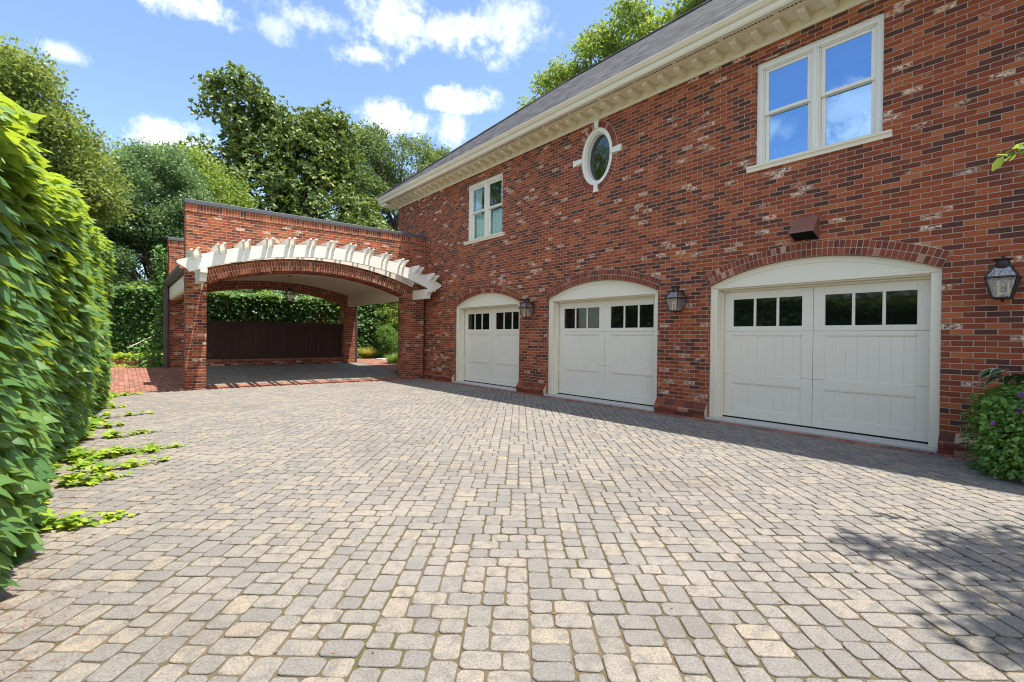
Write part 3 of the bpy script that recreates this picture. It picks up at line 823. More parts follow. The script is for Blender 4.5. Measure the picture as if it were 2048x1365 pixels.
# ------------------------------------------------------------------ wall lanterns
def lantern(root, c, hang=None):
    x, y, z = c; T, B = .128, .073                     # half widths at shoulder and base
    ht, hb = .0, -.225
    f = MB()
    for sx in (-1, 1):
        for sy in (-1, 1):
            f.tube([(x + sx * T, y + sy * T, z + ht), (x + sx * B, y + sy * B, z + hb)], .010, 4)
            f.tube([(x + sx * T, y + sy * T, z + .005), (x + sx * .062, y + sy * .062, z + .125)], .009, 4)
    for (h_, zz, tk) in ((T + .012, 0., .022), (B + .008, hb, .02)):
        f.bbox(x - h_, x + h_, y - h_, y - h_ + .022, z + zz - tk / 2, z + zz + tk / 2, .004).bbox(x - h_, x + h_, y + h_ - .022, y + h_, z + zz - tk / 2, z + zz + tk / 2, .004)
        f.bbox(x - h_, x - h_ + .022, y - h_ + .022, y + h_ - .022, z + zz - tk / 2, z + zz + tk / 2, .004).bbox(x + h_ - .022, x + h_, y - h_ + .022, y + h_ - .022, z + zz - tk / 2, z + zz + tk / 2, .004)
    f.bbox(x - B, x + B, y - B, y + B, z + hb - .012, z + hb - .004, .003)
    f.lathe((x, y, z + hb - .045), [(.006, 0), (.014, .008), (.012, .02), (.02, .033)], 10)
    f.build('lantern_frame', M['bronze'], root)
    t = MB(); t.lathe((x, y, z + .118), [(.085, 0.), (.085, .012), (.062, .02), (.056, .07), (.078, .075), (.08, .088), (.03, .10), (.012, .105), (.014, .118), (.004, .126)], 16)
    t.build('lantern_cap', M['bronze'], root)
    g = MB()
    def quad(p0, p1, p2, p3): g.add([p0, p1, p2, p3], [(0, 1, 2, 3)])
    e = .004
    for s in (-1, 1):
        quad((x + s * (T - e), y - T, z), (x + s * (T - e), y + T, z), (x + s * (B - e), y + B, z + hb), (x + s * (B - e), y - B, z + hb))
        quad((x - T, y + s * (T - e), z), (x + T, y + s * (T - e), z), (x + B, y + s * (B - e), z + hb), (x - B, y + s * (B - e), z + hb))
        quad((x + s * T, y - T, z), (x + s * T, y + T, z), (x + s * .06, y + .06, z + .122), (x + s * .06, y - .06, z + .122))
        quad((x - T, y + s * T, z), (x + T, y + s * T, z), (x + .06, y + s * .06, z + .122), (x - .06, y + s * .06, z + .122))
    g.build('lantern_glass', M['lamp_glass'], root)
    cd = MB()
    for dx, dy in ((.04, .03), (-.04, .03), (0, -.045)):
        cd.lathe((x + dx, y + dy, z + hb), [(.013, 0), (.013, .11), (.009, .112), (.014, .135), (.011, .165), (.002, .19)], 10)
    cd.build('candle', M['candle'], root)
    if hang is None:
        k = MB(); k.bbox(XF - .02, XF - .001, y - .05, y + .05, z - .14, z + .16, .006)
        k.tube([(XF - .015, y, z + .08), (x + .1, y, z + .10), (x + .07, y, z + .125)], .012, 8).tube([(XF - .015, y, z - .1), (x + .14, y, z - .10)], .010, 8)
        k.build('wall_bracket', M['bronze'], root)
    else:
        MB().tube([(x, y, z + .22), (x, y, hang)], .006, 6).lathe((x, y, hang - .03), [(.02, 0), (.06, .02), (.06, .03)], 14).build('hanging_rod', M['bronze'], root)

LX = XF - .20; LZ = 2.05
for i, (yy, lab) in enumerate(((4.93, 'bronze glass wall lantern on the brick pier between the middle and the nearest garage door'),
                               (8.94, 'bronze glass wall lantern on the brick pier between the far and the middle garage door'),
                               (.86, 'bronze glass wall lantern at the right edge above the potted ivy'))):
    if i == 0:
        L0 = thing('wall_lantern', (LX, yy, LZ), lab, 'lantern', 'wall lanterns beside the garage doors'); lantern(L0, (LX, yy, LZ))
    else:
        L = copy_tree(L0); L.location = (LX, yy, LZ); L['label'] = lab

# ------------------------------------------------------------------ the carport
port = thing('carport', (4.4, 14.2, 0), 'red brick arched carport with grey capped parapet attached to the house', 'carport')
YF, YFB, YB, YBB = 14.2, 14.63, 19.2, 19.63
AX, AH = 4.38, 2.67; AS, AC = 2.63, 3.12
def pillar(x0, x1, y0, y1, z0, z1): return MB().box(x0, x1, y0, y1, z0, z1).build('pillar', M['brick'], port)
pillar(1.28, 1.71, YF, YFB, -.05, AS); pillar(7.05, 7.71, YF, YFB, -.05, AS)
pillar(1.28, 1.72, YB, YBB, .2, 2.56); pillar(6.93, 7.38, YB, YBB, .2, 2.56)
def arch_wall(x0, x1, y0, y1, half, cx, spring, crown, ztop, name):
    lp = [(x0, spring)] + [(x, z) for x, z in arch_loop(cx, half, spring, spring, crown, 40)[1:-1]] + [(x1, spring), (x1, ztop), (x0, ztop)]
    V, F = plate_mesh([lp], y0, y1, 'y'); return make(name, V, F, M['brick'], port)
arch_wall(1.27, 7.795, YF, YFB, AH, AX, AS + .002, AC, 4.30, 'front_wall')
arch_wall(1.27, 7.55, YB, YBB, 2.605, 4.325, 2.562, 3.0, 4.14, 'back_wall')
MB().box(1.255, 7.793, YF - .014, YFB + .014, 4.302, 4.50).build('soldier_course', M['soldier'], port)
MB().box(1.255, 7.56, YB - .014, YBB + .014, 4.142, 4.34).build('soldier_course', M['soldier'], port)
cp = MB(); cp.bbox(1.235, 7.79, YF - .04, YFB + .04, 4.502, 4.60, .008)
for xx in (2.9, 5.3): cp.bbox(xx, xx + .012, YF - .043, YFB + .04, 4.50, 4.603, .003)
cp.build('coping', M['cap'], port)
MB().bbox(1.235, 7.58, YB - .04, YBB + .04, 4.342, 4.44, .008).build('coping', M['cap'], port)
br, mo = arch_ring(AX, AH, AS, AC, 2, .125, YF - .022, YF + .06, 'y', gap=.014); o = br.build('brick_arch', M['arch_brick'], port, rnd=True); mo.build('arch_mortar', M['mortar'], o)
br, mo = arch_ring(4.325, 2.605, 2.56, 3.0, 3, .104, YB - .016, YB + .06, 'y'); o = br.build('brick_arch', M['arch_brick'], port, rnd=True); mo.build('arch_mortar', M['mortar'], o)
# intrados rings
br, mo = arch_ring(AX, AH, AS - .055, AC - .05, 1, .05, YF + .002, YFB - .002, 'y'); br.build('arch_underside', M['arch_brick'], port, rnd=True)
# vaulted roof: ceiling below, membrane above
def vz(x): return arc_z(x, 4.38, 3.1, 2.80, 3.26)
n = 24; cm = MB(); rm = MB()
for i in range(n):
    xa, xb = 1.30 + (7.50 - 1.30) * i / n, 1.30 + (7.50 - 1.30) * (i + 1) / n
    cm.prism([(xa, vz(xa)), (xb, vz(xb)), (xb, vz(xb) + .02), (xa, vz(xa) + .02)], YFB + .002, YB - .018, 'y')
    rm.prism([(xa, vz(xa) + .03), (xb, vz(xb) + .03), (xb, vz(xb) + .18), (xa, vz(xa) + .18)], YFB + .002, YB - .018, 'y')
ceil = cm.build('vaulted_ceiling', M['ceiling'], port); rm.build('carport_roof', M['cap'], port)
for xx, yy in ((3.0, 16.0), (5.6, 16.0), (3.0, 18.2), (5.6, 18.2)):
    MB().lathe((xx, yy, vz(xx) - .012), [(.075, .012), (.085, .004), (.06, 0.0), (.05, .01)], 16).build('downlight', M['white'], ceil)
# side headers, left gutter and downspouts
MB().bbox(1.30, 1.42, YFB + .002, YB - .018, 2.42, 2.86, .006).bbox(1.285, 1.30, YFB + .002, YB - .018, 2.47, 2.80, .004).build('side_header', M['cream'], port)
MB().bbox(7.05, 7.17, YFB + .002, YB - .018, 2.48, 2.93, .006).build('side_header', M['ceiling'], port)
MB().prism([(1.30, 2.87), (1.20, 2.88), (1.15, 2.95), (1.14, 3.03), (1.16, 3.03), (1.20, 2.96), (1.30, 2.97)], YFB + .01, YB + .25, 'y').build('side_gutter', M['gutter_dark'], port)
MB().bbox(1.13, 1.25, YB - .12, YB - .02, .27, 2.90, .015).build('downspout', M['spout'], port)
MB().bbox(7.385, 7.48, YB + .02, YB + .12, .27, 2.85, .015).tube([(7.43, YB + .07, 2.85), (7.43, YB + .07, 3.0), (7.40, YB, 3.1)], .04, 8).build('downspout', M['spout'], port)

# eyebrow pergola on the front
BX, BR_, BZC = 4.38, 8.05, 3.38 - 8.05
def bz(x): return BZC + math.sqrt(BR_ ** 2 - (x - BX) ** 2)
BY0, BY1 = 13.27, 13.36
n = 40; bm = MB(); xa, xb = 1.26, 7.58
pts_lo = []; pts_hi = []
for i in range(n + 1):
    x = xa + (xb - xa) * i / n; a = math.asin((x - BX) / BR_)
    pts_lo.append((x, bz(x))); hx = x + math.sin(a) * .31; pts_hi.append((hx, BZC + (BR_ + .31) * math.cos(a)))
def solid_strip(lo, hi, y0, y1):
    m = MB(); nn = len(lo); Vv = []
    for y in (y0, y1): Vv += [(p[0], y, p[1]) for p in lo] + [(p[0], y, p[1]) for p in hi]
    Ff = []
    for i in range(nn - 1):
        Ff += [(i, i + 1, nn + i + 1, nn + i), (2 * nn + i + 1, 2 * nn + i, 3 * nn + i, 3 * nn + i + 1), (i + 1, i, 2 * nn + i, 2 * nn + i + 1), (nn + i, nn + i + 1, 3 * nn + i + 1, 3 * nn + i)]
    Ff += [(0, nn, 3 * nn, 2 * nn), (nn - 1, 3 * nn - 1, 4 * nn - 1, 2 * nn - 1)]
    m.add(Vv, Ff); return m
bm = solid_strip(pts_lo, pts_hi, BY0, BY1)
# pointed beam ends
for sg, i in ((-1, 0), (1, n)):
    lo, hi = pts_lo[i], pts_hi[i]; dx, dz = (hi[0] - lo[0]) / .31, (hi[1] - lo[1]) / .31
    tx, tz = (sg * dz, -sg * dx)
    poly = [lo, (lo[0] + tx * .02 + dx * .08, lo[1] + tz * .02 + dz * .08), (hi[0] + tx * .15 - dx * .05, hi[1] + tz * .15 - dz * .05), (hi[0] + tx * .13, hi[1] + tz * .13), hi]
    bm.prism([(p[0], p[1]) for p in poly], BY0, BY1, 'y')
beam = bm.build('pergola_beam', M['white'], port)
lg = MB()
for i in range(n):
    pass
lo2 = [(x, z + .05) for x, z in pts_lo[2:-2]]; hi2 = [(x, z - .02) for x, z in pts_hi[2:-2]]
m = solid_strip(lo2, hi2, YF - .07, YF - .024); m.build('pergola_ledger', M['white'], beam)
for k in range(13):
    xc = 1.50 + (7.36 - 1.50) * k / 12
    for dd in (-.064, .064):
        a = math.asin((xc + dd - BX) / BR_); rx, rz = math.sin(a), math.cos(a); tx, tz = rz, -rx
        w = .021
        def Q(s, h, y): return (BX + (BR_ + h) * rx + tx * s, y, BZC + (BR_ + h) * rz + tz * s)
        side = [(YF - .03, .245), (BY0 - .03, .245), (BY0 - .06, .27), (BY0 - .12, .34), (BY0 - .22, .43), (BY0 - .20, .455), (YF - .03, .455)]
        Vv = [Q(-w, h, y) for y, h in side] + [Q(w, h, y) for y, h in side]; ns = len(side)
        m = MB().add(Vv, [tuple(range(ns)), tuple(range(ns, 2 * ns))[::-1]] + [(i, i + ns, (i + 1) % ns + ns, (i + 1) % ns) for i in range(ns)])
        m.build('rafter_tail', M['white'], beam)
for xc in (1.53, 7.38):
    zt = bz(xc) - .01
    side = [(YF - .002, zt), (BY0 - .10, zt), (BY0 - .10, zt - .10), (BY0 - .02, zt - .13), (BY0 + .03, zt - .20), (BY0 + .05, zt - .29), (YF - .002, zt - .29)]
    m = MB().prism(side, xc - .07, xc + .07, 'x'); m.build('bracket', M['white'], beam)

# hanging lantern inside
HL = thing('hanging_lantern', (4.33, 16.9, 2.66), 'bronze glass lantern hanging from the carport ceiling', 'lantern')
lantern(HL, (4.33, 16.9, 2.66), hang=vz(4.33))

# kerb and fence at the back of the carport
curb = thing('brick_kerb', (4.3, 19.35, .25), 'low brick kerb wall under the dark wooden fence at the back of the carport', 'kerb')
MB().box(1.725, 6.925, 19.25, 19.6, .2, .40).build('kerb_wall', M['brick'], curb)
MB().box(1.725, 6.925, 19.235, 19.6, .402, .50).build('kerb_coping', M['soldier'], curb)
fence = thing('wooden_fence', (4.3, 19.4, .5), 'dark brown stained board fence closing the back of the carport', 'fence')
fm = MB(); x = 1.73
while x < 6.9: fm.bbox(x + .002, min(x + .14, 6.922) - .002, 19.36, 19.38, .55, 1.755, .003, r=random.random() ** 3 if not (3.4 < x < 3.9) else .9); x += .14
fm.build('fence_boards', M['fence'], fence, rnd=True)
MB().bbox(1.73, 6.92, 19.335, 19.40, 1.757, 1.80, .006).bbox(1.73, 6.92, 19.345, 19.36, 1.64, 1.755, .004).build('top_rail', M['fence'], fence)
MB().bbox(1.73, 6.92, 19.335, 19.40, .502, .548, .006).build('bottom_rail', M['fence'], fence)
# ------------------------------------------------------------------ leaves
def unit(a): return a / (np.linalg.norm(a, axis=1, keepdims=True) + 1e-9)
DIA_V = np.array([(0, 0, 0), (.30, .42, .07), (0, 1, 0), (-.30, .42, .07)], float); DIA_F = np.array([(0, 1, 2), (0, 2, 3)])
OVAL_V = np.array([(0, 0, 0), (.20, .22, .05), (.24, .6, .06), (0, 1, -.06), (-.24, .6, .06), (-.20, .22, .05), (0, .5, -.01)], float)
OVAL_F = np.array([(6, 0, 1), (6, 1, 2), (6, 2, 3), (6, 3, 4), (6, 4, 5), (6, 5, 0)])
IVY_V = np.array([(0, .08, 0), (.24, -.06, -.05), (.47, .14, -.13), (.62, .54, -.26), (.36, .50, -.06), (.30, .70, -.12), (.13, .92, -.17), (0, 1.14, -.30),
                  (-.13, .92, -.17), (-.30, .70, -.12), (-.36, .50, -.06), (-.62, .54, -.26), (-.47, .14, -.13), (-.24, -.06, -.05), (0, .48, .05)], float)
IVY_F = np.array([(14, i, (i + 1) % 14) for i in range(14)])
STAR_V = np.array([(0, 0, 0), (.26, .10, -.04), (.50, .46, -.10), (.24, .52, -.03), (0, 1.0, -.10), (-.24, .52, -.03), (-.50, .46, -.10), (-.26, .10, -.04), (0, .38, .03)], float)
STAR_F = np.array([(8, i, (i + 1) % 8) for i in range(8)])

def leaf_arrays(P, T, N, size, tv, tf):
    T = unit(T); B = unit(np.cross(T, N)); Nn = np.cross(B, T)
    sz = np.asarray(size).reshape(-1, 1, 1)
    V = P[:, None, :] + sz * (tv[None, :, 0, None] * B[:, None, :] + tv[None, :, 1, None] * T[:, None, :] + tv[None, :, 2, None] * Nn[:, None, :])
    n = len(P); nv = len(tv)
    F = (tf[None] + (np.arange(n) * nv)[:, None, None]).reshape(-1, tf.shape[1])
    return V.reshape(-1, 3), F

def leaf_obj(name, P, T, N, size, rnd, mat, parent, tmpl=(DIA_V, DIA_F), origin=None):
    V, F = leaf_arrays(P, T, N, size, *tmpl)
    return make(name, V, F, mat, parent, origin, np.repeat(np.clip(rnd, 0, 1), len(tmpl[1])), uv=False, smooth=tmpl[0] is IVY_V)

def rdir(n): return unit(RNG.normal(size=(n, 3)))

def tree(name, label, base, blobs, mat, leaf, per, crad, bark, trunk_top, trunk_r, limbs=14, tmpl=(DIA_V, DIA_F), group=None, cat='tree', hang=.25, stems=None, shell=.55, whorl=0, tone=.55):
    """blobs: (cx,cy,cz,rx,ry,rz,clusters)"""
    base = Vector(base); t = thing(name, base, label, cat, group)
    cents = []; outs = []
    for (cx, cy, cz, rx, ry, rz, nc) in blobs:
        d = rdir(nc); rr = (shell + (1 - shell) * RNG.random(nc)) ** .6
        c = np.array([cx, cy, cz]) + d * rr[:, None] * np.array([rx, ry, rz]); cents.append(c); outs.append(d)
    C = np.concatenate(cents); O = np.concatenate(outs); nc = len(C)
    if whorl:
        # sub-cluster tips carrying rosettes of leaves
        k = per // whorl
        TP = np.repeat(C, k, 0) + rdir(nc * k) * (RNG.random(nc * k) ** .45)[:, None] * crad * np.array([1, 1, .75])
        ax = unit(rdir(nc * k) * .8 + np.array([0, -.15, .45]) + np.repeat(O, k, 0) * .5)
        P = np.repeat(TP, whorl, 0); AX = np.repeat(ax, whorl, 0)
        side = unit(np.cross(AX, rdir(len(P)))); T = unit(side * 1.0 + AX * RNG.uniform(.1, .8, (len(P), 1))); N = unit(AX + .15 * rdir(len(P)))
        cl = np.repeat(RNG.random(nc), per // whorl * whorl)
    else:
        P = np.repeat(C, per, 0); n = len(P)
        off = rdir(n) * (RNG.random(n) ** .5)[:, None] * crad * RNG.uniform(.7, 1.25, (n, 1)); off[:, 2] *= .65
        P = P + off
        N = unit(rdir(n) * .9 + np.array([0, -.1, .45])); T = unit(rdir(n) + np.array([0, 0, -hang]) + .5 * unit(off)); cl = np.repeat(RNG.random(nc), per)
    n = len(P)
    rnd = RNG.random(n) * (1 - tone) + cl * tone
    leaf_obj('crown', P, T, N, leaf * RNG.uniform(.7, 1.25, n), rnd, mat, t, tmpl)
    # trunk and limbs
    m = MB(); tops = []
    for (dx, dy) in (stems or [(0, 0)]):
        top = Vector(trunk_top) + Vector((dx * 2.5, dy * 2.5, 0)); b0 = base + Vector((dx * .3, dy * .3, -.1))
        pts = [b0.lerp(top, q) + Vector((random.uniform(-.12, .12), random.uniform(-.12, .12), 0)) * (1 if 0 < q < 1 else 0) for q in (0, .25, .5, .75, 1)]
        r0 = trunk_r / (1 if not stems else 1.6); m.tube(pts, [r0 * 1.25, r0, r0 * .8, r0 * .6, r0 * .35], 8); tops.append((pts, r0))
    pick = list(RNG.permutation(nc)[:limbs]) + list(range(nc - 3, nc))
    for i in pick:
        c = Vector(C[i]); pts, r0 = min(tops, key=lambda q: (q[0][3] - c).length)
        hz = min(max((c.z - base.z) / max(.1, (pts[-1].z - base.z)) * .62, .28), 1.0); kf = hz * 4; j = min(int(kf), 3)
        s = pts[j].lerp(pts[j + 1], kf - j); mid = s.lerp(c, .5) + Vector((0, 0, .12 * (c - s).length)) + Vector((random.uniform(-.15, .15), random.uniform(-.15, .15), 0))
        rr = r0 * .42; m.tube([s, s.lerp(mid, .5) + Vector((0, 0, .05)), mid, mid.lerp(c, .6), c], [rr, rr * .8, rr * .6, rr * .38, rr * .15], 6, cap=False)
        for _ in range(2):
            e = c + Vector(RNG.normal(size=3)) * crad * .6; m.tube([mid, mid.lerp(e, .5) + Vector((0, 0, .05)), e], [rr * .4, rr * .25, rr * .08], 5, cap=False)
    m.build('trunk', bark, t, smooth=True)
    return t

G = 'trees behind the garden wall'
tree('myrtle_tree', 'olive green crepe myrtle with bare branches rising behind the long hedge at far left', (-2.0, 18.6, .2),
     [(-3.0, 18.6, 7.0, 2.2, 2.0, 2.0, 75), (-1.3, 19.6, 5.9, 1.3, 1.8, 1.35, 56), (-1.0, 20.2, 5.2, .9, 1.2, .9, 18), (-4.6, 18.4, 6.3, 1.8, 2.0, 2.2, 30), (-2.0, 18.5, 7.4, 1.3, 1.4, 1.0, 26), (-2.0, 19.2, 5.4, 1.9, 1.6, .8, 22), (-5.3, 17.2, 9.6, 2.2, 2.2, 2.6, 50)], M['myrtle'], .115, 330, .66, M['bark_pale'], (-2.0, 18.9, 6.3), .11, 26, group=G,
     stems=[(-.5, 0), (.15, .2), (.5, -.1), (-.1, -.3)])
tree('evergreen_tree', 'dense grey green evergreen with small glossy leaves between the hedge and the carport', (.9, 23.4, .25),
     [(.7, 23.4, 4.2, 1.9, 1.6, 2.3, 90), (1.0, 23.6, 6.6, 1.75, 1.5, 2.1, 85), (2.3, 23.6, 5.2, 1.2, 1.3, 2.4, 45), (-.4, 23.2, 3.2, 1.0, 1.2, 1.5, 26), (-.8, 23.3, 5.8, 1.2, 1.2, 1.8, 40), (.1, 23.4, 6.0, 1.3, 1.3, 1.6, 30)], M['holly'], .10, 380, .55, M['bark'], (1.0, 23.5, 7.0), .16, 18, group=G, tone=.35)
tree('light_tree', 'bright yellow green tree directly behind the left end of the carport', (2.6, 27.5, .25),
     [(2.0, 27.5, 8.3, 1.8, 1.5, 1.7, 48), (3.6, 27.0, 7.0, 1.4, 1.4, 2.3, 48), (2.8, 27.2, 5.0, 1.8, 1.5, 2.3, 40), (.6, 27.8, 8.6, 1.2, 1.2, 1.2, 20)], M['lime'], .14, 260, .68, M['bark'], (2.6, 27.4, 7.0), .16, 16, group=G)
tree('magnolia_tree', 'tall dark glossy magnolia with two tops above the middle of the carport', (7.6, 30.5, .25),
     [(4.9, 30.2, 13.5, 1.5, 1.3, 2.1, 50), (6.4, 30.4, 12.2, 2.0, 1.6, 2.3, 66), (9.9, 30.4, 12.6, 1.7, 1.4, 2.2, 56), (9.6, 30.4, 14.0, 1.1, 1.1, 1.2, 22), (8.1, 30.5, 11.8, 2.2, 1.8, 2.2, 70), (11.4, 30.8, 11.2, 1.3, 1.1, 2.0, 34), (12.4, 30.8, 8.0, 1.6, 1.2, 2.2, 40),
      (5.8, 30.0, 9.0, 2.6, 2.0, 2.4, 74), (9.4, 29.8, 8.0, 3.0, 2.0, 3.0, 110), (5.6, 29.6, 5.6, 2.5, 1.8, 2.2, 50), (10.6, 29.6, 5.2, 2.3, 1.8, 2.4, 46), (3.4, 29.9, 9.6, 1.4, 1.2, 1.4, 26), (3.6, 29.9, 7.6, 1.4, 1.2, 1.8, 34), (8.0, 29.4, 4.0, 3.4, 1.5, 1.8, 56), (7.6, 29.6, 6.0, 2.6, 1.5, 1.8, 54), (4.0, 29.8, 6.2, 1.6, 1.2, 2.0, 40), (11.6, 29.8, 6.6, 1.6, 1.2, 2.0, 36)],
     M['magnolia'], .20, 168, .76, M['bark'], (7.5, 30.5, 12.0), .26, 40, OVAL and (OVAL_V, OVAL_F) if False else (OVAL_V, OVAL_F), group=G, whorl=7, tone=.25)
tree('light_tree', 'pale green airy tree between the magnolia and the far house corner', (17.2, 36, .25),
     [(14.6, 36, 14.2, 2.5, 2.2, 2.8, 44), (18.0, 36.4, 14.8, 2.6, 2.2, 2.7, 48), (21.2, 36.6, 14.6, 2.4, 2.0, 2.5, 42), (16.5, 35.6, 10.5, 3.4, 2.4, 3.0, 60), (20.3, 36, 11.0, 2.6, 2.2, 2.8, 30), (14.0, 35.6, 8.0, 2.4, 2.0, 3.0, 34)],
     M['pale'], .20, 260, .95, M['bark'], (17.2, 36, 13.5), .26, 34, group=G)
tree('evergreen_tree', 'evergreen tree mostly hidden behind the crepe myrtle at the left edge of the photo', (-5.2, 27.0, .25),
     [(-5.2, 27, 6.0, 2.2, 1.8, 3.0, 90), (-5.0, 27, 10.0, 1.9, 1.7, 2.8, 80)], M['holly'], .13, 230, .62, M['bark'], (-5.2, 27, 9.5), .18, 14, group=G, tone=.35)
G2 = 'trees behind the house roof'
tree('light_tree', 'leafy green tree rising behind the roof ridge above the oval window', (20.5, 18.5, 0),
     [(18.9, 21.3, 14.2, 1.0, 1.0, 1.1, 12), (19.6, 20.1, 15.3, 1.6, 1.5, 1.5, 26), (20.6, 18.2, 16.2, 1.7, 1.5, 1.6, 30), (21.2, 17.0, 17.6, 1.35, 1.3, 1.5, 26), (21.6, 15.8, 16.4, 1.2, 1.2, 1.4, 16), (20.4, 18.8, 13.0, 2.6, 2.6, 2.2, 40)],
     M['lime'], .20, 170, .78, M['bark'], (20.6, 18.4, 15.0), .26, 26, group=G2)
tree('light_tree', 'treetop peeping over the roof at the top edge of the photo', (22.0, 12.2, 0),
     [(21.6, 13.4, 17.2, 1.1, 1.0, 1.0, 12), (22.0, 12.4, 18.8, 1.7, 1.6, 1.6, 26), (22.0, 11.6, 16.4, 2.2, 2.0, 2.0, 26)],
     M['lime'], .20, 170, .78, M['bark'], (22.0, 12.2, 16.5), .24, 14, group=G2)
G3 = 'evergreen shrubs beyond the garden wall'
for (x, y, lab) in ((4.6, 24.6, 'dark evergreen shrub seen under the carport arch left of the hanging lantern'), (7.6, 24.8, 'dark evergreen shrub seen under the carport arch right of the hanging lantern'), (-1.8, 22.6, 'dark evergreen shrub in the corner behind the long ivy hedge')):
    tree('evergreen_shrub', lab, (x, y, .25), [(x, y, 2.4, 1.9, 1.2, 2.1, 60)], M['holly'], .11, 130, .5, M['bark'], (x, y, 3.0), .08, 8, group=G3, cat='shrub', tone=.35)

# the street tree just outside the frame on the right; it throws the dappled shade
shade = tree('shade_tree', 'leafy branch of a shade tree reaching in at the right edge above the wall lantern', (6.1, -3.2, 0),
     [(4.95, -.55, 5.7, .5, .34, .35, 7), (4.35, -1.2, 5.9, .5, .42, .4, 8), (5.4, -1.2, 5.6, .6, .45, .4, 8), (5.4, -1.2, 5.8, .9, .6, .5, 13), (4.5, -1.8, 6.3, 1.2, .9, .8, 20), (6.2, -2.2, 6.6, 1.5, 1.2, .9, 24), (5.6, -.9, 4.6, .5, .4, .3, 6)],
     M['lime'], .105, 52, .26, M['bark_pale'], (5.6, -2.4, 5.6), .14, 40, cat='tree', tmpl=(OVAL_V, OVAL_F))

tw = MB().tube([(5.75, -1.2, 4.3), (5.5, -.4, 3.6), (5.2, .2, 2.95), (5.03, .50, 2.70)], [.014, .010, .006, .002], 6); tw.build('branch', M['bark_pale'], shade)
n = 16; tq = RNG.random(n); P = np.stack([5.0 + .10 * tq, .56 - .20 * tq, 2.68 + .12 * tq], 1) + RNG.normal(0, .022, (n, 3))
leaf_obj('twig_leaves', P, np.stack([RNG.normal(-.3, .5, n), RNG.uniform(.1, 1, n), RNG.uniform(-.9, .0, n)], 1), np.stack([RNG.normal(-.4, .4, n), RNG.normal(-.3, .3, n), np.ones(n) * .8], 1), RNG.uniform(.07, .12, n), .4 + .6 * RNG.random(n), M['lime'], shade, (OVAL_V, OVAL_F))
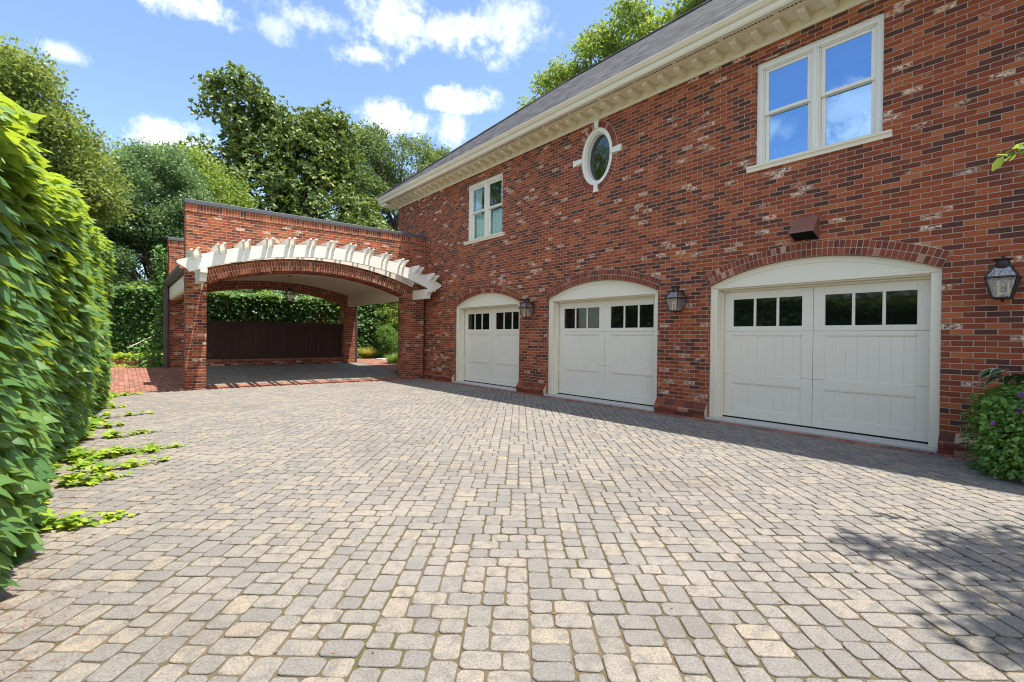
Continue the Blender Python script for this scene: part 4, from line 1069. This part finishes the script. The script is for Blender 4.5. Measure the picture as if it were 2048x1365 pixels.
# ------------------------------------------------------------------ long ivy hedge on the left
gw = thing('garden_wall', (-.95, 6, 0), 'brick garden wall hidden under the long ivy hedge on the left', 'garden wall')
MB().box(-1.25, -.88, -3.5, 13.75, -.05, 2.62).build('wall', M['brick'], gw)
def ht(y): return 2.05 + .092 * np.clip(y, 0, 13.5)          # hedge top
def hx(y, z):                                                # hedge face
    zz = z / ht(y)
    return -.68 + .031 * y + .05 * np.sin(y * 1.7 + z * 1.3) + .05 * np.sin(y * .6 + 2 * z) + .10 * np.sin(np.clip(zz, 0, 1) * PI) - .16 * np.clip(zz - .88, 0, 1) / .12 * np.clip(zz - .88, 0, 1)
hedge = thing('ivy_hedge', (-.7, 6, 0), 'long tall wall of bright green lobed ivy along the left side of the driveway', 'ivy hedge')
def hedge_leaves():
    n = 24000
    y = np.concatenate([RNG.uniform(2.4, 13.75, int(n * .84)), RNG.uniform(-3.4, 2.4, n - int(n * .84))])
    z = RNG.random(n) ** .92 * ht(y); depth = RNG.random(n) ** 1.6 * .26
    x = hx(y, z) - depth - .05
    P = np.stack([x, y, z], 1)
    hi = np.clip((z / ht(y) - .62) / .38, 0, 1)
    T = np.stack([RNG.uniform(.55, 1.1, n), RNG.normal(-.05, .38, n), RNG.uniform(-.7, -.02, n) + .15 * hi], 1)
    N = np.stack([RNG.uniform(.15, .65, n), RNG.normal(-.12, .28, n), RNG.uniform(.55, 1.0, n)], 1)
    s = .08 + .13 * RNG.random(n) ** 1.2
    r = RNG.random(n) * .55 + .12 * RNG.random(n) + .35 * hi * RNG.random(n)  # yellower towards the top: sunlight through the leaves put into their colour
    # top of the hedge
    k = 5200; yt = RNG.uniform(-3.4, 13.75, k); xt = RNG.uniform(-1.35, -.25, k) ; zt = ht(yt) + RNG.uniform(-.12, .12, k) - .5 * np.clip(xt + .62, 0, 1) + .62 * np.clip(-.62 - xt, 0, .6) + .08 * np.sin(yt * 2.3)
    xt = np.minimum(xt, hx(yt, ht(yt)) + .10)
    Pt = np.stack([xt, yt, zt], 1); Tt = np.stack([RNG.uniform(.1, 1, k), RNG.normal(0, .6, k), RNG.uniform(-.3, .35, k)], 1); Nt = np.stack([RNG.normal(.15, .3, k), RNG.normal(0, .3, k), np.ones(k)], 1)
    # far end face
    e = 1500; xe = RNG.uniform(-1.3, -.35, e); ze = RNG.random(e) * 3.2; Pe = np.stack([xe, 13.72 + RNG.uniform(0, .2, e), ze], 1)
    Te = np.stack([RNG.normal(.3, .4, e), RNG.uniform(.4, 1, e), RNG.uniform(-.7, -.1, e)], 1); Ne = np.stack([RNG.normal(0, .3, e), RNG.uniform(.3, .7, e), RNG.uniform(.5, 1, e)], 1)
    P = np.concatenate([P, Pt, Pe]); T = np.concatenate([T, Tt, Te]); N = np.concatenate([N, Nt, Ne])
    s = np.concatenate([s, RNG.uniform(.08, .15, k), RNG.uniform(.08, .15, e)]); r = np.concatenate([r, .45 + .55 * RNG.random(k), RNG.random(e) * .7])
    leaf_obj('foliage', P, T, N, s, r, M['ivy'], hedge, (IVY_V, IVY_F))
    q = 1900; yq = RNG.uniform(4.9, 13.7, q); w = .02 + .13 * np.clip(np.sin(yq * 2.1) + .6 * np.sin(yq * 5.3 + 1) + .5 * np.sin(yq * .9), 0, 2)
    xq = hx(yq, 0 * yq) - .12 + RNG.random(q) ** 1.3 * (w + .12); zq = .015 + RNG.random(q) ** 2 * .16 * np.exp(-np.clip(xq - hx(yq, 0 * yq), 0, 1) * 6)
    thq = RNG.normal(0, 1.0, q)
    leaf_obj('base_fringe', np.stack([xq, yq, zq], 1), np.stack([np.cos(thq), np.sin(thq), RNG.normal(0, .2, q)], 1), np.stack([RNG.normal(.15, .35, q), RNG.normal(-.1, .3, q), np.ones(q)], 1), RNG.uniform(.045, .115, q), RNG.random(q) ** 1.4, M['ivy_young'], hedge, (IVY_V, IVY_F))
    m = MB()
    for i in range(420):
        y0 = random.uniform(0, 13.6); pts = []; z0 = random.uniform(0, 2.2); yy = y0
        for q in range(6):
            zz = z0 + q * .14; pts.append((float(hx(yy, zz)) - .10, yy, zz)); yy += random.uniform(-.06, .06)
        m.tube(pts, .005, 4, cap=False)
    m.build('stems', M['vine'], hedge)
hedge_leaves()

def runner(start, ang, L, n, w, label):
    x0, y0 = start; rt = thing('ivy_runner', (x0, y0, 0), label, 'ivy', 'ivy runners creeping over the paving')
    t = RNG.random(n) ** 1.25; t = t + .10 * np.sin(t * 17 + y0 * 5); wd = 1.25 * w * (1 - .7 * t) * (1 + .6 * np.sin(t * 11 + x0 * 40 + y0 * 3))
    dx, dy = math.cos(ang), math.sin(ang); off = RNG.normal(0, .45, n) * wd
    bend = .05 * np.sin(t * 5 + x0 * 9)
    X = x0 + dx * L * t - dy * (off + bend); Y = y0 + dy * L * t + dx * (off + bend); Z = np.array([gz(v) for v in Y]) + .015 + RNG.random(n) * (.03 + .06 * (1 - t))
    N = np.stack([RNG.normal(0, .28, n), RNG.normal(-.1, .28, n), np.ones(n)], 1)
    th = ang + RNG.normal(0, 1.0, n); T = np.stack([np.cos(th), np.sin(th), RNG.normal(0, .15, n)], 1)
    leaf_obj('leaves', np.stack([X, Y, Z], 1), T, N, RNG.uniform(.05, .095, n) * (1.35 - .65 * t), RNG.random(n) * .8 + .2 * t, M['ivy_young'], rt, (STAR_V, STAR_F))
    m = MB(); m.tube([(x0 + dx * L * q - dy * .05 * math.sin(q * 5 + x0 * 9), y0 + dy * L * q + dx * .05 * math.sin(q * 5 + x0 * 9), gz(y0) + .012) for q in (0, .25, .5, .75, 1)], .004, 5)
    m.build('stem', M['vine'], rt)
RUN = [((-.40, 4.55), -.1, .58, 80, .07, 'short yellow green ivy runner nearest the camera by the hedge foot'),
       ((-.36, 5.75), .02, .50, 60, .06, 'thin ivy runner just past the nearest one on the paving'),
       ((-.34, 6.15), .10, .88, 120, .10, 'ivy runner ending in a separate tuft of leaves on the paving'),
       ((-.36, 6.9), .05, 1.05, 330, .22, 'broadest and longest ivy clump spilling onto the paving'),
       ((-.36, 8.1), .10, .95, 110, .06, 'long thin yellow ivy runner beyond the broad clump'),
       ((-.34, 9.0), .05, .5, 80, .12, 'small rounded ivy patch beyond the long thin runner'),
       ((-.32, 10.0), .12, .95, 70, .05, 'wispy ivy runner farther along the hedge foot'),
       ((-.32, 11.3), .0, .5, 80, .15, 'yellowish ivy patch near the far end of the hedge'),
       ((-.30, 13.4), .15, .8, 170, .22, 'ivy spilling around the far end of the hedge at the brick path')]
for a in RUN: runner(a[0], a[1], a[2] * .85, a[3], a[4], a[5])
# fallen pine straw at the hedge foot
P = MB()
for i in range(1700):
    y = 2.2 + random.random() ** 1.6 * 6; x = -.58 + .031 * y + abs(random.gauss(0, .16)); a = random.uniform(0, PI); L = random.uniform(.010, .030)
    dx, dy = math.cos(a) * L, math.sin(a) * L; w = .0012; P.add([(x - dx - dy * .05, y - dy + dx * .05, .004), (x - dx + dy * .05, y - dy - dx * .05, .004), (x + dx, y + dy, .006)], [(0, 1, 2)])
o = P.build('pine_straw', M['straw'], rnd=True); tag(o, 'reddish dry pine straw littering the paving at the foot of the hedge', 'pine straw', kind='stuff')
# moss and specks on the paving
P = MB()
for i in range(260):
    x, y = random.uniform(0, 6.5), random.uniform(.6, 9); r = random.uniform(.003, .008); a = random.random() * PI
    P.add([(x + r * math.cos(a + k * PI / 2) * (1.6 if k % 2 else .6), y + r * math.sin(a + k * PI / 2) * (1.6 if k % 2 else .6), .003 + .003 * (k == 1)) for k in range(4)], [(0, 1, 2, 3)])
o = P.build('leaf_litter', M['straw'], rnd=True); tag(o, 'tiny dry leaf specks scattered over the driveway pavers', 'leaf litter', kind='stuff')

# ------------------------------------------------------------------ back garden wall with ivy
bw = thing('garden_wall', (5, 21.6, .25), 'tall brick garden wall behind the carport under a curtain of ivy', 'garden wall')
MB().box(-3.0, 7.9, 21.7, 22.0, .1, 2.75).box(7.9, 8.2, 21.7, 24.4, .1, 2.75).box(8.2, 15, 24.4, 24.7, .1, 3.6).build('wall', M['brick'], bw)
bi = thing('wall_ivy', (5, 21.55, .25), 'curtain of green ivy hanging over the garden wall behind the carport', 'ivy')
def back_ivy():
    n = 12500; x = RNG.uniform(-3.0, 8.0, n); z = .25 + 2.72 * RNG.random(n) ** .75
    low = (x > 1.5) & (x < 7.5) & (z < 1.9 + .25 * np.sin(x * 2.1) + .2 * np.sin(x * 5)) & (RNG.random(n) < .75); keep = ~low
    x, z = x[keep], z[keep]; n = len(x)
    y = 21.66 - RNG.random(n) ** 1.3 * (.10 + .30 * np.clip((z - 1.2) / 1.8, 0, 1)) - .05 * np.sin(x * 2.2)
    P = np.stack([x, y, z], 1); T = np.stack([RNG.normal(0, .45, n), RNG.uniform(-1, -.3, n), RNG.uniform(-1.0, -.15, n)], 1); N = np.stack([RNG.normal(0, .3, n), RNG.uniform(-.7, -.2, n), RNG.uniform(.6, 1.1, n)], 1)
    k = 3000; xt = RNG.uniform(-3.0, 8.0, k); yt = 21.85 + RNG.uniform(-.55, .3, k); zt = 2.86 + RNG.normal(0, .09, k) + .06 * np.sin(xt * 3) - .35 * np.clip(21.5 - yt, 0, 1)
    P = np.concatenate([P, np.stack([xt, yt, zt], 1)]); T = np.concatenate([T, np.stack([RNG.normal(0, .6, k), RNG.uniform(-1, .1, k), RNG.uniform(-.4, .3, k)], 1)]); N = np.concatenate([N, np.stack([RNG.normal(0, .3, k), RNG.normal(-.2, .3, k), np.ones(k)], 1)])
    s = RNG.uniform(.10, .19, n + k); r = np.concatenate([RNG.random(n) * .65, .55 + .45 * RNG.random(k)])
    # right-hand stretch farther back
    k = 5200; x2 = RNG.uniform(8.0, 13.6, k); z2 = .25 + 3.6 * RNG.random(k); y2 = 24.36 - RNG.random(k) ** 1.3 * .3
    P2 = np.stack([x2, y2, z2], 1); T2 = np.stack([RNG.normal(0, .45, k), RNG.uniform(-1, -.3, k), RNG.uniform(-1.0, -.15, k)], 1); N2 = np.stack([RNG.normal(0, .3, k), RNG.uniform(-.8, -.25, k), RNG.uniform(.5, 1, k)], 1)
    P = np.concatenate([P, P2]); T = np.concatenate([T, T2]); N = np.concatenate([N, N2]); s = np.concatenate([s, RNG.uniform(.14, .25, k)]); r = np.concatenate([r, RNG.random(k) * .7])
    leaf_obj('foliage', P, T, N, s, r, M['ivy_back'], bi, (STAR_V, STAR_F))
    m = MB()
    for i in range(120):
        x = random.uniform(-3, 8); m.tube([(x + .1 * math.sin(q * 2 + x), 21.66, .25 + q * .5) for q in range(6)], .008, 4, cap=False)
    m.build('stems', M['vine'], bi)
back_ivy()
cv = thing('climbing_vine', (1.15, 19.5, .27), 'narrow climbing vine on the rear left corner of the carport', 'vine')
n = 1500; z = .27 + 3.9 * RNG.random(n) ** 1.2; sp = np.where(z < 1.8, .38 * (1.8 - z) / 1.6 + .09, .085)
P = np.stack([1.17 - .03 - np.abs(RNG.normal(0, 1, n)) * sp, 19.42 + RNG.normal(0, .12, n) - .3 * sp, z], 1)
leaf_obj('leaves', P, np.stack([RNG.normal(-.5, .5, n), RNG.uniform(-1, .2, n), RNG.uniform(-.9, .2, n)], 1), np.stack([RNG.normal(-.3, .4, n), RNG.uniform(-.8, -.1, n), RNG.uniform(.3, 1, n)], 1), RNG.uniform(.06, .12, n), RNG.random(n) * .8, M['shrub'], cv, (STAR_V, STAR_F))
MB().tube([(1.16 + .04 * math.sin(q), 19.45, .27 + q * .38) for q in range(11)], .012, 5).build('stem', M['vine'], cv)
# ground-cover bed against the back wall
kb = thing('bed_edging', (.2, 20.5, .25), 'low brick edging of the ivy bed at the end of the brick path', 'edging')
MB().box(-1.6, 1.15, 20.45, 20.65, .1, .50).build('edging_wall', M['brick'], kb)
n = 2600; x = RNG.uniform(-1.6, 1.25, n); y = RNG.uniform(20.2, 21.4, n); z = .53 + RNG.random(n) * .14 - .32 * (y < 20.43) * RNG.random(n)
y = np.where(y < 20.43, 20.1 + RNG.random(n) * .33, y); z = np.where(y < 20.43, .29 + RNG.random(n) * (.02 + .3 * (y > 20.36)), z)
gcv = leaf_obj('ivy_groundcover', np.stack([x, y, z], 1), np.stack([RNG.normal(0, .6, n), RNG.uniform(-1, .2, n), RNG.normal(-.1, .3, n)], 1), np.stack([RNG.normal(0, .3, n), RNG.normal(-.2, .3, n), np.ones(n)], 1), RNG.uniform(.05, .11, n), RNG.random(n), M['ivy_young'], None, (STAR_V, STAR_F))
tag(gcv, 'yellow green ivy ground cover filling the low bed at the end of the brick path', 'ground cover', kind='stuff')
bd = thing('wooden_stake', (.55, 20.9, .6), 'thin pale stake leaning in the ivy at the end of the brick path', 'stake')
MB().tube([(.25, 20.95, .85), (1.0, 21.2, 1.28)], .012, 6).build('pole', M['white'], bd)

# ------------------------------------------------------------------ plants right of the carport
gg = thing('golden_grass', (9.28, 22.6, .28), 'low clump of golden ornamental grass seen through the carport', 'ornamental grass')
n = 620; a = RNG.random(n) * 2 * PI; rr = RNG.random(n) ** .5 * .22; P = np.stack([9.28 + rr * np.cos(a), 22.6 + rr * np.sin(a), np.full(n, .27)], 1)
def blades(P, a, L, lean, w, mat, parent, name='blades'):
    n = len(P); seg = 4; V = []; F = []; R = []
    for i in range(n):
        d = np.array([math.cos(a[i]), math.sin(a[i]), 0]); sd = np.array([-d[1], d[0], 0]); b = len(V); r = random.random()
        for q in range(seg + 1):
            t = q / seg; p = P[i] + d * lean[i] * L[i] * t ** 1.7 + np.array([0, 0, L[i] * (t - .55 * lean[i] * t ** 2.4)]); ww = w * (1 - t) ** .6 + .0004
            V += [p - sd * ww, p + sd * ww]
        for q in range(seg): F.append((b + 2 * q, b + 2 * q + 1, b + 2 * q + 3, b + 2 * q + 2)); R.append(r)
    return make(name, V, F, mat, parent, None, R, uv=False)
blades(P, a, RNG.uniform(.45, .8, n), RNG.uniform(.3, 1.1, n), .011, M['grass_gold'], gg)
tree('round_shrub', 'rounded light green shrub beside the house corner seen through the carport', (10.2, 22.2, .27), [(10.2, 22.2, 1.15, .60, .6, .75, 40), (10.4, 22.0, .75, .6, .5, .5, 18)], M['shrub'], .085, 110, .26, M['bark'], (10.2, 22.2, 1.3), .05, 8, cat='shrub')
tree('tall_shrub', 'taller leafy shrub behind the rounded one at the house corner', (10.95, 23.5, .27), [(10.95, 23.4, 2.4, .7, .5, 1.1, 34)], M['lime'], .15, 60, .33, M['bark'], (10.95, 23.5, 2.7), .04, 10, cat='shrub', tmpl=(OVAL_V, OVAL_F))
g2 = thing('green_grass_clump', (8.75, 18.5, .27), 'bright green grass tuft at the foot of the far house corner', 'grass tuft')
n = 420; a = RNG.random(n) * 2 * PI; rr = RNG.random(n) ** .5 * .3; P = np.stack([8.75 + rr * np.cos(a), 18.5 + rr * np.sin(a), np.full(n, .25)], 1)
blades(P, a, RNG.uniform(.35, .6, n), RNG.uniform(.3, .9, n), .008, M['shrub'], g2)
sp_ = thing('stepping_stone', (9.6, 21.2, .27), 'pale flat stepping stone beside the golden grass', 'stone')
MB().bbox(9.25, 10.0, 20.8, 21.5, .26, .325, .02).build('slab', M['concrete'], sp_)
pl = thing('path_light', (9.85, 22.0, .28), 'small mushroom path light beside the golden grass', 'path light')
MB().tube([(9.85, 22.0, .27), (9.85, 22.0, .85)], .012, 6).build('stem', M['bronze'], pl)
MB().lathe((9.85, 22.0, .83), [(.10, 0), (.095, .015), (.03, .055), (.008, .065)], 16).build('shade', M['white'], pl)

# ------------------------------------------------------------------ planter at the right edge
pot = thing('planter_pot', (7.12, .42, 0), 'grey stone pot mostly hidden by trailing ivy at the right edge of the garage', 'planter')
MB().lathe((7.12, .42, 0), [(.20, -.01), (.22, .05), (.25, .25), (.30, .55), (.34, .66), (.36, .70), (.36, .75), (.30, .75), (.28, .68)], 28).build('pot', M['terracotta'], pot, smooth=True)
MB().lathe((7.12, .42, .66), [(.28, 0), (.2, .02), (.01, .04)], 20).build('pot_soil', M['soil'], pot)
iv = thing('trailing_ivy', (7.12, .42, .7), 'trailing ivy with fresh green leaves cascading from the stone pot', 'ivy')
n = 6400; th = RNG.random(n) * 2 * PI; z = RNG.random(n) ** .8 * .92
open_ = (np.abs(((th - math.radians(238) + PI) % (2 * PI)) - PI) < .22) & (z < .62)
th, z = th[~open_], z[~open_]; n = len(th)
prof = np.interp(z, [0, .12, .35, .6, .78, .92], [.52, .54, .54, .52, .49, .26]); lob = 1 + .10 * np.sin(th * 5 + 1) + .06 * np.sin(th * 9)
r = prof * lob * RNG.uniform(.72, 1.06, n); P = np.stack([7.12 + r * np.cos(th), .47 + r * np.sin(th), z], 1); P[:, 0] = np.minimum(P[:, 0], XF - .03)
rad = np.stack([np.cos(th), np.sin(th), np.zeros(n)], 1)
leaf_obj('leaves', P, rad * RNG.uniform(.3, 1, (n, 1)) + np.stack([RNG.normal(0, .4, n), RNG.normal(0, .4, n), RNG.uniform(-1, .1, n)], 1), rad * .5 + np.stack([RNG.normal(0, .3, n), RNG.normal(0, .3, n), RNG.uniform(.5, 1, n)], 1), RNG.uniform(.035, .07, n), RNG.random(n) * .85, M['pot_ivy'], iv, (STAR_V, STAR_F))
m = MB()
for q in range(34):
    t0 = q * 2 * PI / 34; m.tube([(7.12 + rr * math.cos(t0 + .1 * k), .42 + rr * math.sin(t0 + .1 * k), zz) for k, (rr, zz) in enumerate(((.1, .74), (.34, .82), (.40, .55), (.41, .25), (.43, .05)))], .003, 4, cap=False)
m.build('stems', M['vine'], iv)
# long sprays poking out towards the door
hs = thing('hosta', (7.0, .6, .85), 'hosta with white edged leaves on top of the stone pot', 'hosta')
def hosta():
    V1 = []; F1 = []; V2 = []; F2 = []; R1 = []; R2 = []
    for i in range(15):
        a = random.uniform(0, 2 * PI); L = random.uniform(.14, .21); up = random.uniform(.0, .75); c = np.array([6.88 + .06 * math.cos(a), .62 + .07 * math.sin(a), .95])
        d = np.array([math.cos(a), math.sin(a), 0]); sd = np.array([-d[1], d[0], 0.]); st = c + d * .10 + np.array([0, 0, .05 + .12 * up])
        def pt(s, t):
            wd = .36 * L * math.sin(PI * min(1, max(0, t)) ** .75) ** .8 if 0 < t < 1 else 0
            return st + d * L * t * (1 - .1 * up) + sd * s * wd + np.array([0, 0, (.35 * up + .05) * L * t - .75 * L * t * t * (1 - .3 * up) + .12 * abs(s) * wd])
        nt_ = 8
        for (s0, s1, VV, FF, RR) in ((-.78, 0, V1, F1, R1), (0, .78, V1, F1, R1), (-1, -.78, V2, F2, R2), (.78, 1, V2, F2, R2)):
            b = len(VV); r = random.random()
            for q in range(nt_ + 1): VV += [pt(s0, q / nt_), pt(s1, q / nt_)]
            for q in range(nt_): FF.append((b + 2 * q, b + 2 * q + 1, b + 2 * q + 3, b + 2 * q + 2)); RR.append(r)
    o = make('leaves', V1, F1, M['hosta'], hs, None, R1, uv=False, smooth=True); make('leaf_margins', V2, F2, M['hosta_edge'], o, None, R2, uv=False)
hosta()
fe = thing('fern', (7.3, .5, .9), 'feathery fern behind the hosta in the stone pot', 'fern')
Pf = []; Tf = []
for i in range(22):
    a = random.uniform(0, 2 * PI); L = random.uniform(.28, .46); d = np.array([math.cos(a), math.sin(a), 0]); sd = np.array([-d[1], d[0], 0])
    for q in range(26):
        t = q / 26; p = np.array([7.3, .5, .86]) + d * L * t + np.array([0, 0, .36 * t - .30 * t * t])
        for s in (-1, 1): Pf.append(p); Tf.append(sd * s + d * .45)
Pf = np.array(Pf); Tf = np.array(Tf); Pf[:, 0] = np.minimum(Pf[:, 0], XF - .06); n = len(Pf)
leaf_obj('fronds', Pf, Tf, np.tile([0, 0, 1.], (n, 1)) + RNG.normal(0, .2, (n, 3)), np.full(n, .055), RNG.random(n), M['needle'], fe, (DIA_V * np.array([.6, 1, 1]), DIA_F))
pu = thing('purple_flowers', (6.95, .5, .8), 'small purple flowers dotted among the trailing ivy in the pot', 'flowers')
for (x, y, z) in ((6.70, .62, .84), (6.60, .62, .70), (6.57, .52, .50), (6.62, .80, .55)):
    k = 5; a = np.arange(k) * 2 * PI / k; c = np.tile([x, y, z], (k, 1)); f = np.array([-.75, .35, .5]); e1 = np.array([.42, .9, 0.]); e2 = np.cross(f, e1)
    T = np.cos(a)[:, None] * e1 + np.sin(a)[:, None] * e2
    leaf_obj('flower', c - np.array([.0, 0, 0]), T + .3 * f, np.tile(f, (k, 1)), np.full(k, .028), RNG.random(k), M['petal'], pu, (OVAL_V * np.array([1.7, 1, 1]), OVAL_F))

# ------------------------------------------------------------------ camera
f_, yaw, pitch, roll = 984.6, math.radians(38.70), math.radians(-.366), math.radians(.612)
fw = Vector((math.sin(yaw) * math.cos(pitch), math.cos(yaw) * math.cos(pitch), math.sin(pitch))); rt = Vector((math.cos(yaw), -math.sin(yaw), 0)); up = rt.cross(fw)
r2 = math.cos(roll) * rt + math.sin(roll) * up; u2 = -math.sin(roll) * rt + math.cos(roll) * up
cam = bpy.data.cameras.new('camera'); co = bpy.data.objects.new('camera', cam); COL.objects.link(co)
cam.sensor_width = 36; cam.lens = f_ * 36 / 2048; cam.clip_start = .05; cam.clip_end = 1000
co.matrix_world = Matrix(((r2.x, u2.x, -fw.x, 0), (r2.y, u2.y, -fw.y, 0), (r2.z, u2.z, -fw.z, 1.33), (0, 0, 0, 1)))
S.camera = co

# ------------------------------------------------------------------ light
sd = Vector((.161, -.225, 1)).normalized()
sun = bpy.data.lights.new('sun', 'SUN'); sun.energy = 2.6; sun.angle = math.radians(.53); sun.color = (1, .935, .83)
so = bpy.data.objects.new('sun', sun); COL.objects.link(so); so.rotation_euler = sd.to_track_quat('Z', 'Y').to_euler(); so.location = (6, -6, 30)
W = bpy.data.worlds.new('World'); S.world = W; W.use_nodes = True; nt = W.node_tree; nt.nodes.clear(); k = NT(nt)
sky = k.n('ShaderNodeTexSky', sky_type='NISHITA'); sky.sun_disc = False; sky.sun_elevation = math.asin(sd.z); sky.sun_rotation = math.atan2(sd.x, sd.y)
sky.air_density = 1.0; sky.dust_density = .6; sky.ozone_density = 3.0
tc = k.n('ShaderNodeTexCoord').outputs['Generated']; sp = k.n('ShaderNodeSeparateXYZ'); k.l(tc, sp.inputs[0])
az = k.m('MULTIPLY', k.m('ARCTAN2', sp.outputs[0], sp.outputs[1]), 180 / PI); el = k.m('MULTIPLY', k.m('ARCSINE', sp.outputs[2]), 180 / PI)
nz = k.m('SUBTRACT', k.noise(tc, 5.5, 7., .62), .5); nz2 = k.m('SUBTRACT', k.noise(tc, 19., 6., .65), .5)
nz3 = k.m('SUBTRACT', k.noise(tc, 60., 5., .65), .5)
pert = k.m('ADD', k.m('ADD', k.m('MULTIPLY', nz, 3.4), k.m('MULTIPLY', nz2, 2.4)), k.m('MULTIPLY', nz3, 1.2))
CL = [(4.93, 29.18, 3.66, 1.21, 0.95), (16.63, 30.44, 5.25, 1.63, 0.55), (25.56, 31.77, 5.7, 2.47, 0.8), (31.74, 31.69, 8.0, 2.03, 0.75), (21.81, 28.6, 3.5, 1.23, 0.85), (13.24, 29.37, 2.45, 1.31, 0.45), (32.68, 25.33, 3.2, 1.09, 0.95), (24.02, 23.25, 3.05, 1.56, 0.95), (3.62, 18.29, 2.6, 1.6, 0.95), (31.57, 22.88, 1.86, 1.41, 0.6), (-3.79, 22.74, 1.5, 0.66, 0.5), (37.49, 32.75, 3.74, 1.34, 0.5), (58.66, 31.32, 1.41, 0.5, 0.3), (-77, 18.5, 5.5, 3.4, 1.0), (-73.5, 21.5, 3, 1.6, 0.7), (-66, 21, 2, 1.2, 0.5), (-112, 45, 20, 16, 1.0), (-150, 42, 38, 30, 1.0), (165, 45, 38, 32, 1.0), (118, 45, 32, 26, 1.0), (-25, 70, 60, 11, 0.9), (90, 72, 60, 12, 0.9), (-120, 12, 30, 9, 0.9)]  # wide clouds behind and overhead are out of view, added to whiten the ambient
tot = None
for (a0, e0, ra, re, dens) in CL:
    dx = k.m('DIVIDE', k.m('SUBTRACT', az, a0), ra); dy = k.m('DIVIDE', k.m('SUBTRACT', el, e0), re)
    d = k.m('ADD', k.m('SQRT', k.m('ADD', k.m('MULTIPLY', dx, dx), k.m('MULTIPLY', dy, dy))), pert)
    s_ = k.n('ShaderNodeMapRange', interpolation_type='SMOOTHSTEP'); k.l(d, s_.inputs[0]); s_.inputs[1].default_value = 1.35; s_.inputs[2].default_value = .05; s_.inputs[3].default_value = 0; s_.inputs[4].default_value = dens
    tot = s_.outputs[0] if tot is None else k.m('MAXIMUM', tot, s_.outputs[0])
SKYG, CLD = .57, 3.6
skc = k.n('ShaderNodeVectorMath', operation='SCALE'); hsk = k.n('ShaderNodeHueSaturation'); hsk.inputs['Saturation'].default_value = 1.0; k.l(sky.outputs[0], hsk.inputs['Color']); k.l(hsk.outputs[0], skc.inputs[0]); skc.inputs['Scale'].default_value = SKYG
ccol = k.mix(k.step(nz2, -.2, .25), (CLD * .86, CLD * .89, CLD * .95), (CLD * 1.04, CLD * 1.04, CLD * 1.04))
mxc = k.mix(tot, skc.outputs[0], ccol)
bg = k.n('ShaderNodeBackground'); bg.inputs[1].default_value = .14; k.l(mxc, bg.inputs[0])
ow = k.n('ShaderNodeOutputWorld'); k.l(bg.outputs[0], ow.inputs[0])
S.view_settings.view_transform = 'Standard'; S.view_settings.look = 'None'; S.view_settings.exposure = 1.82; S.view_settings.gamma = 1.0
S.cycles.max_bounces = 8; S.cycles.diffuse_bounces = 4; S.cycles.glossy_bounces = 4; S.cycles.transparent_max_bounces = 10; S.cycles.transmission_bounces = 4
S.cycles.use_denoising = True; S.cycles.pixel_filter_type = 'BLACKMAN_HARRIS'; S.cycles.filter_width = 1.05
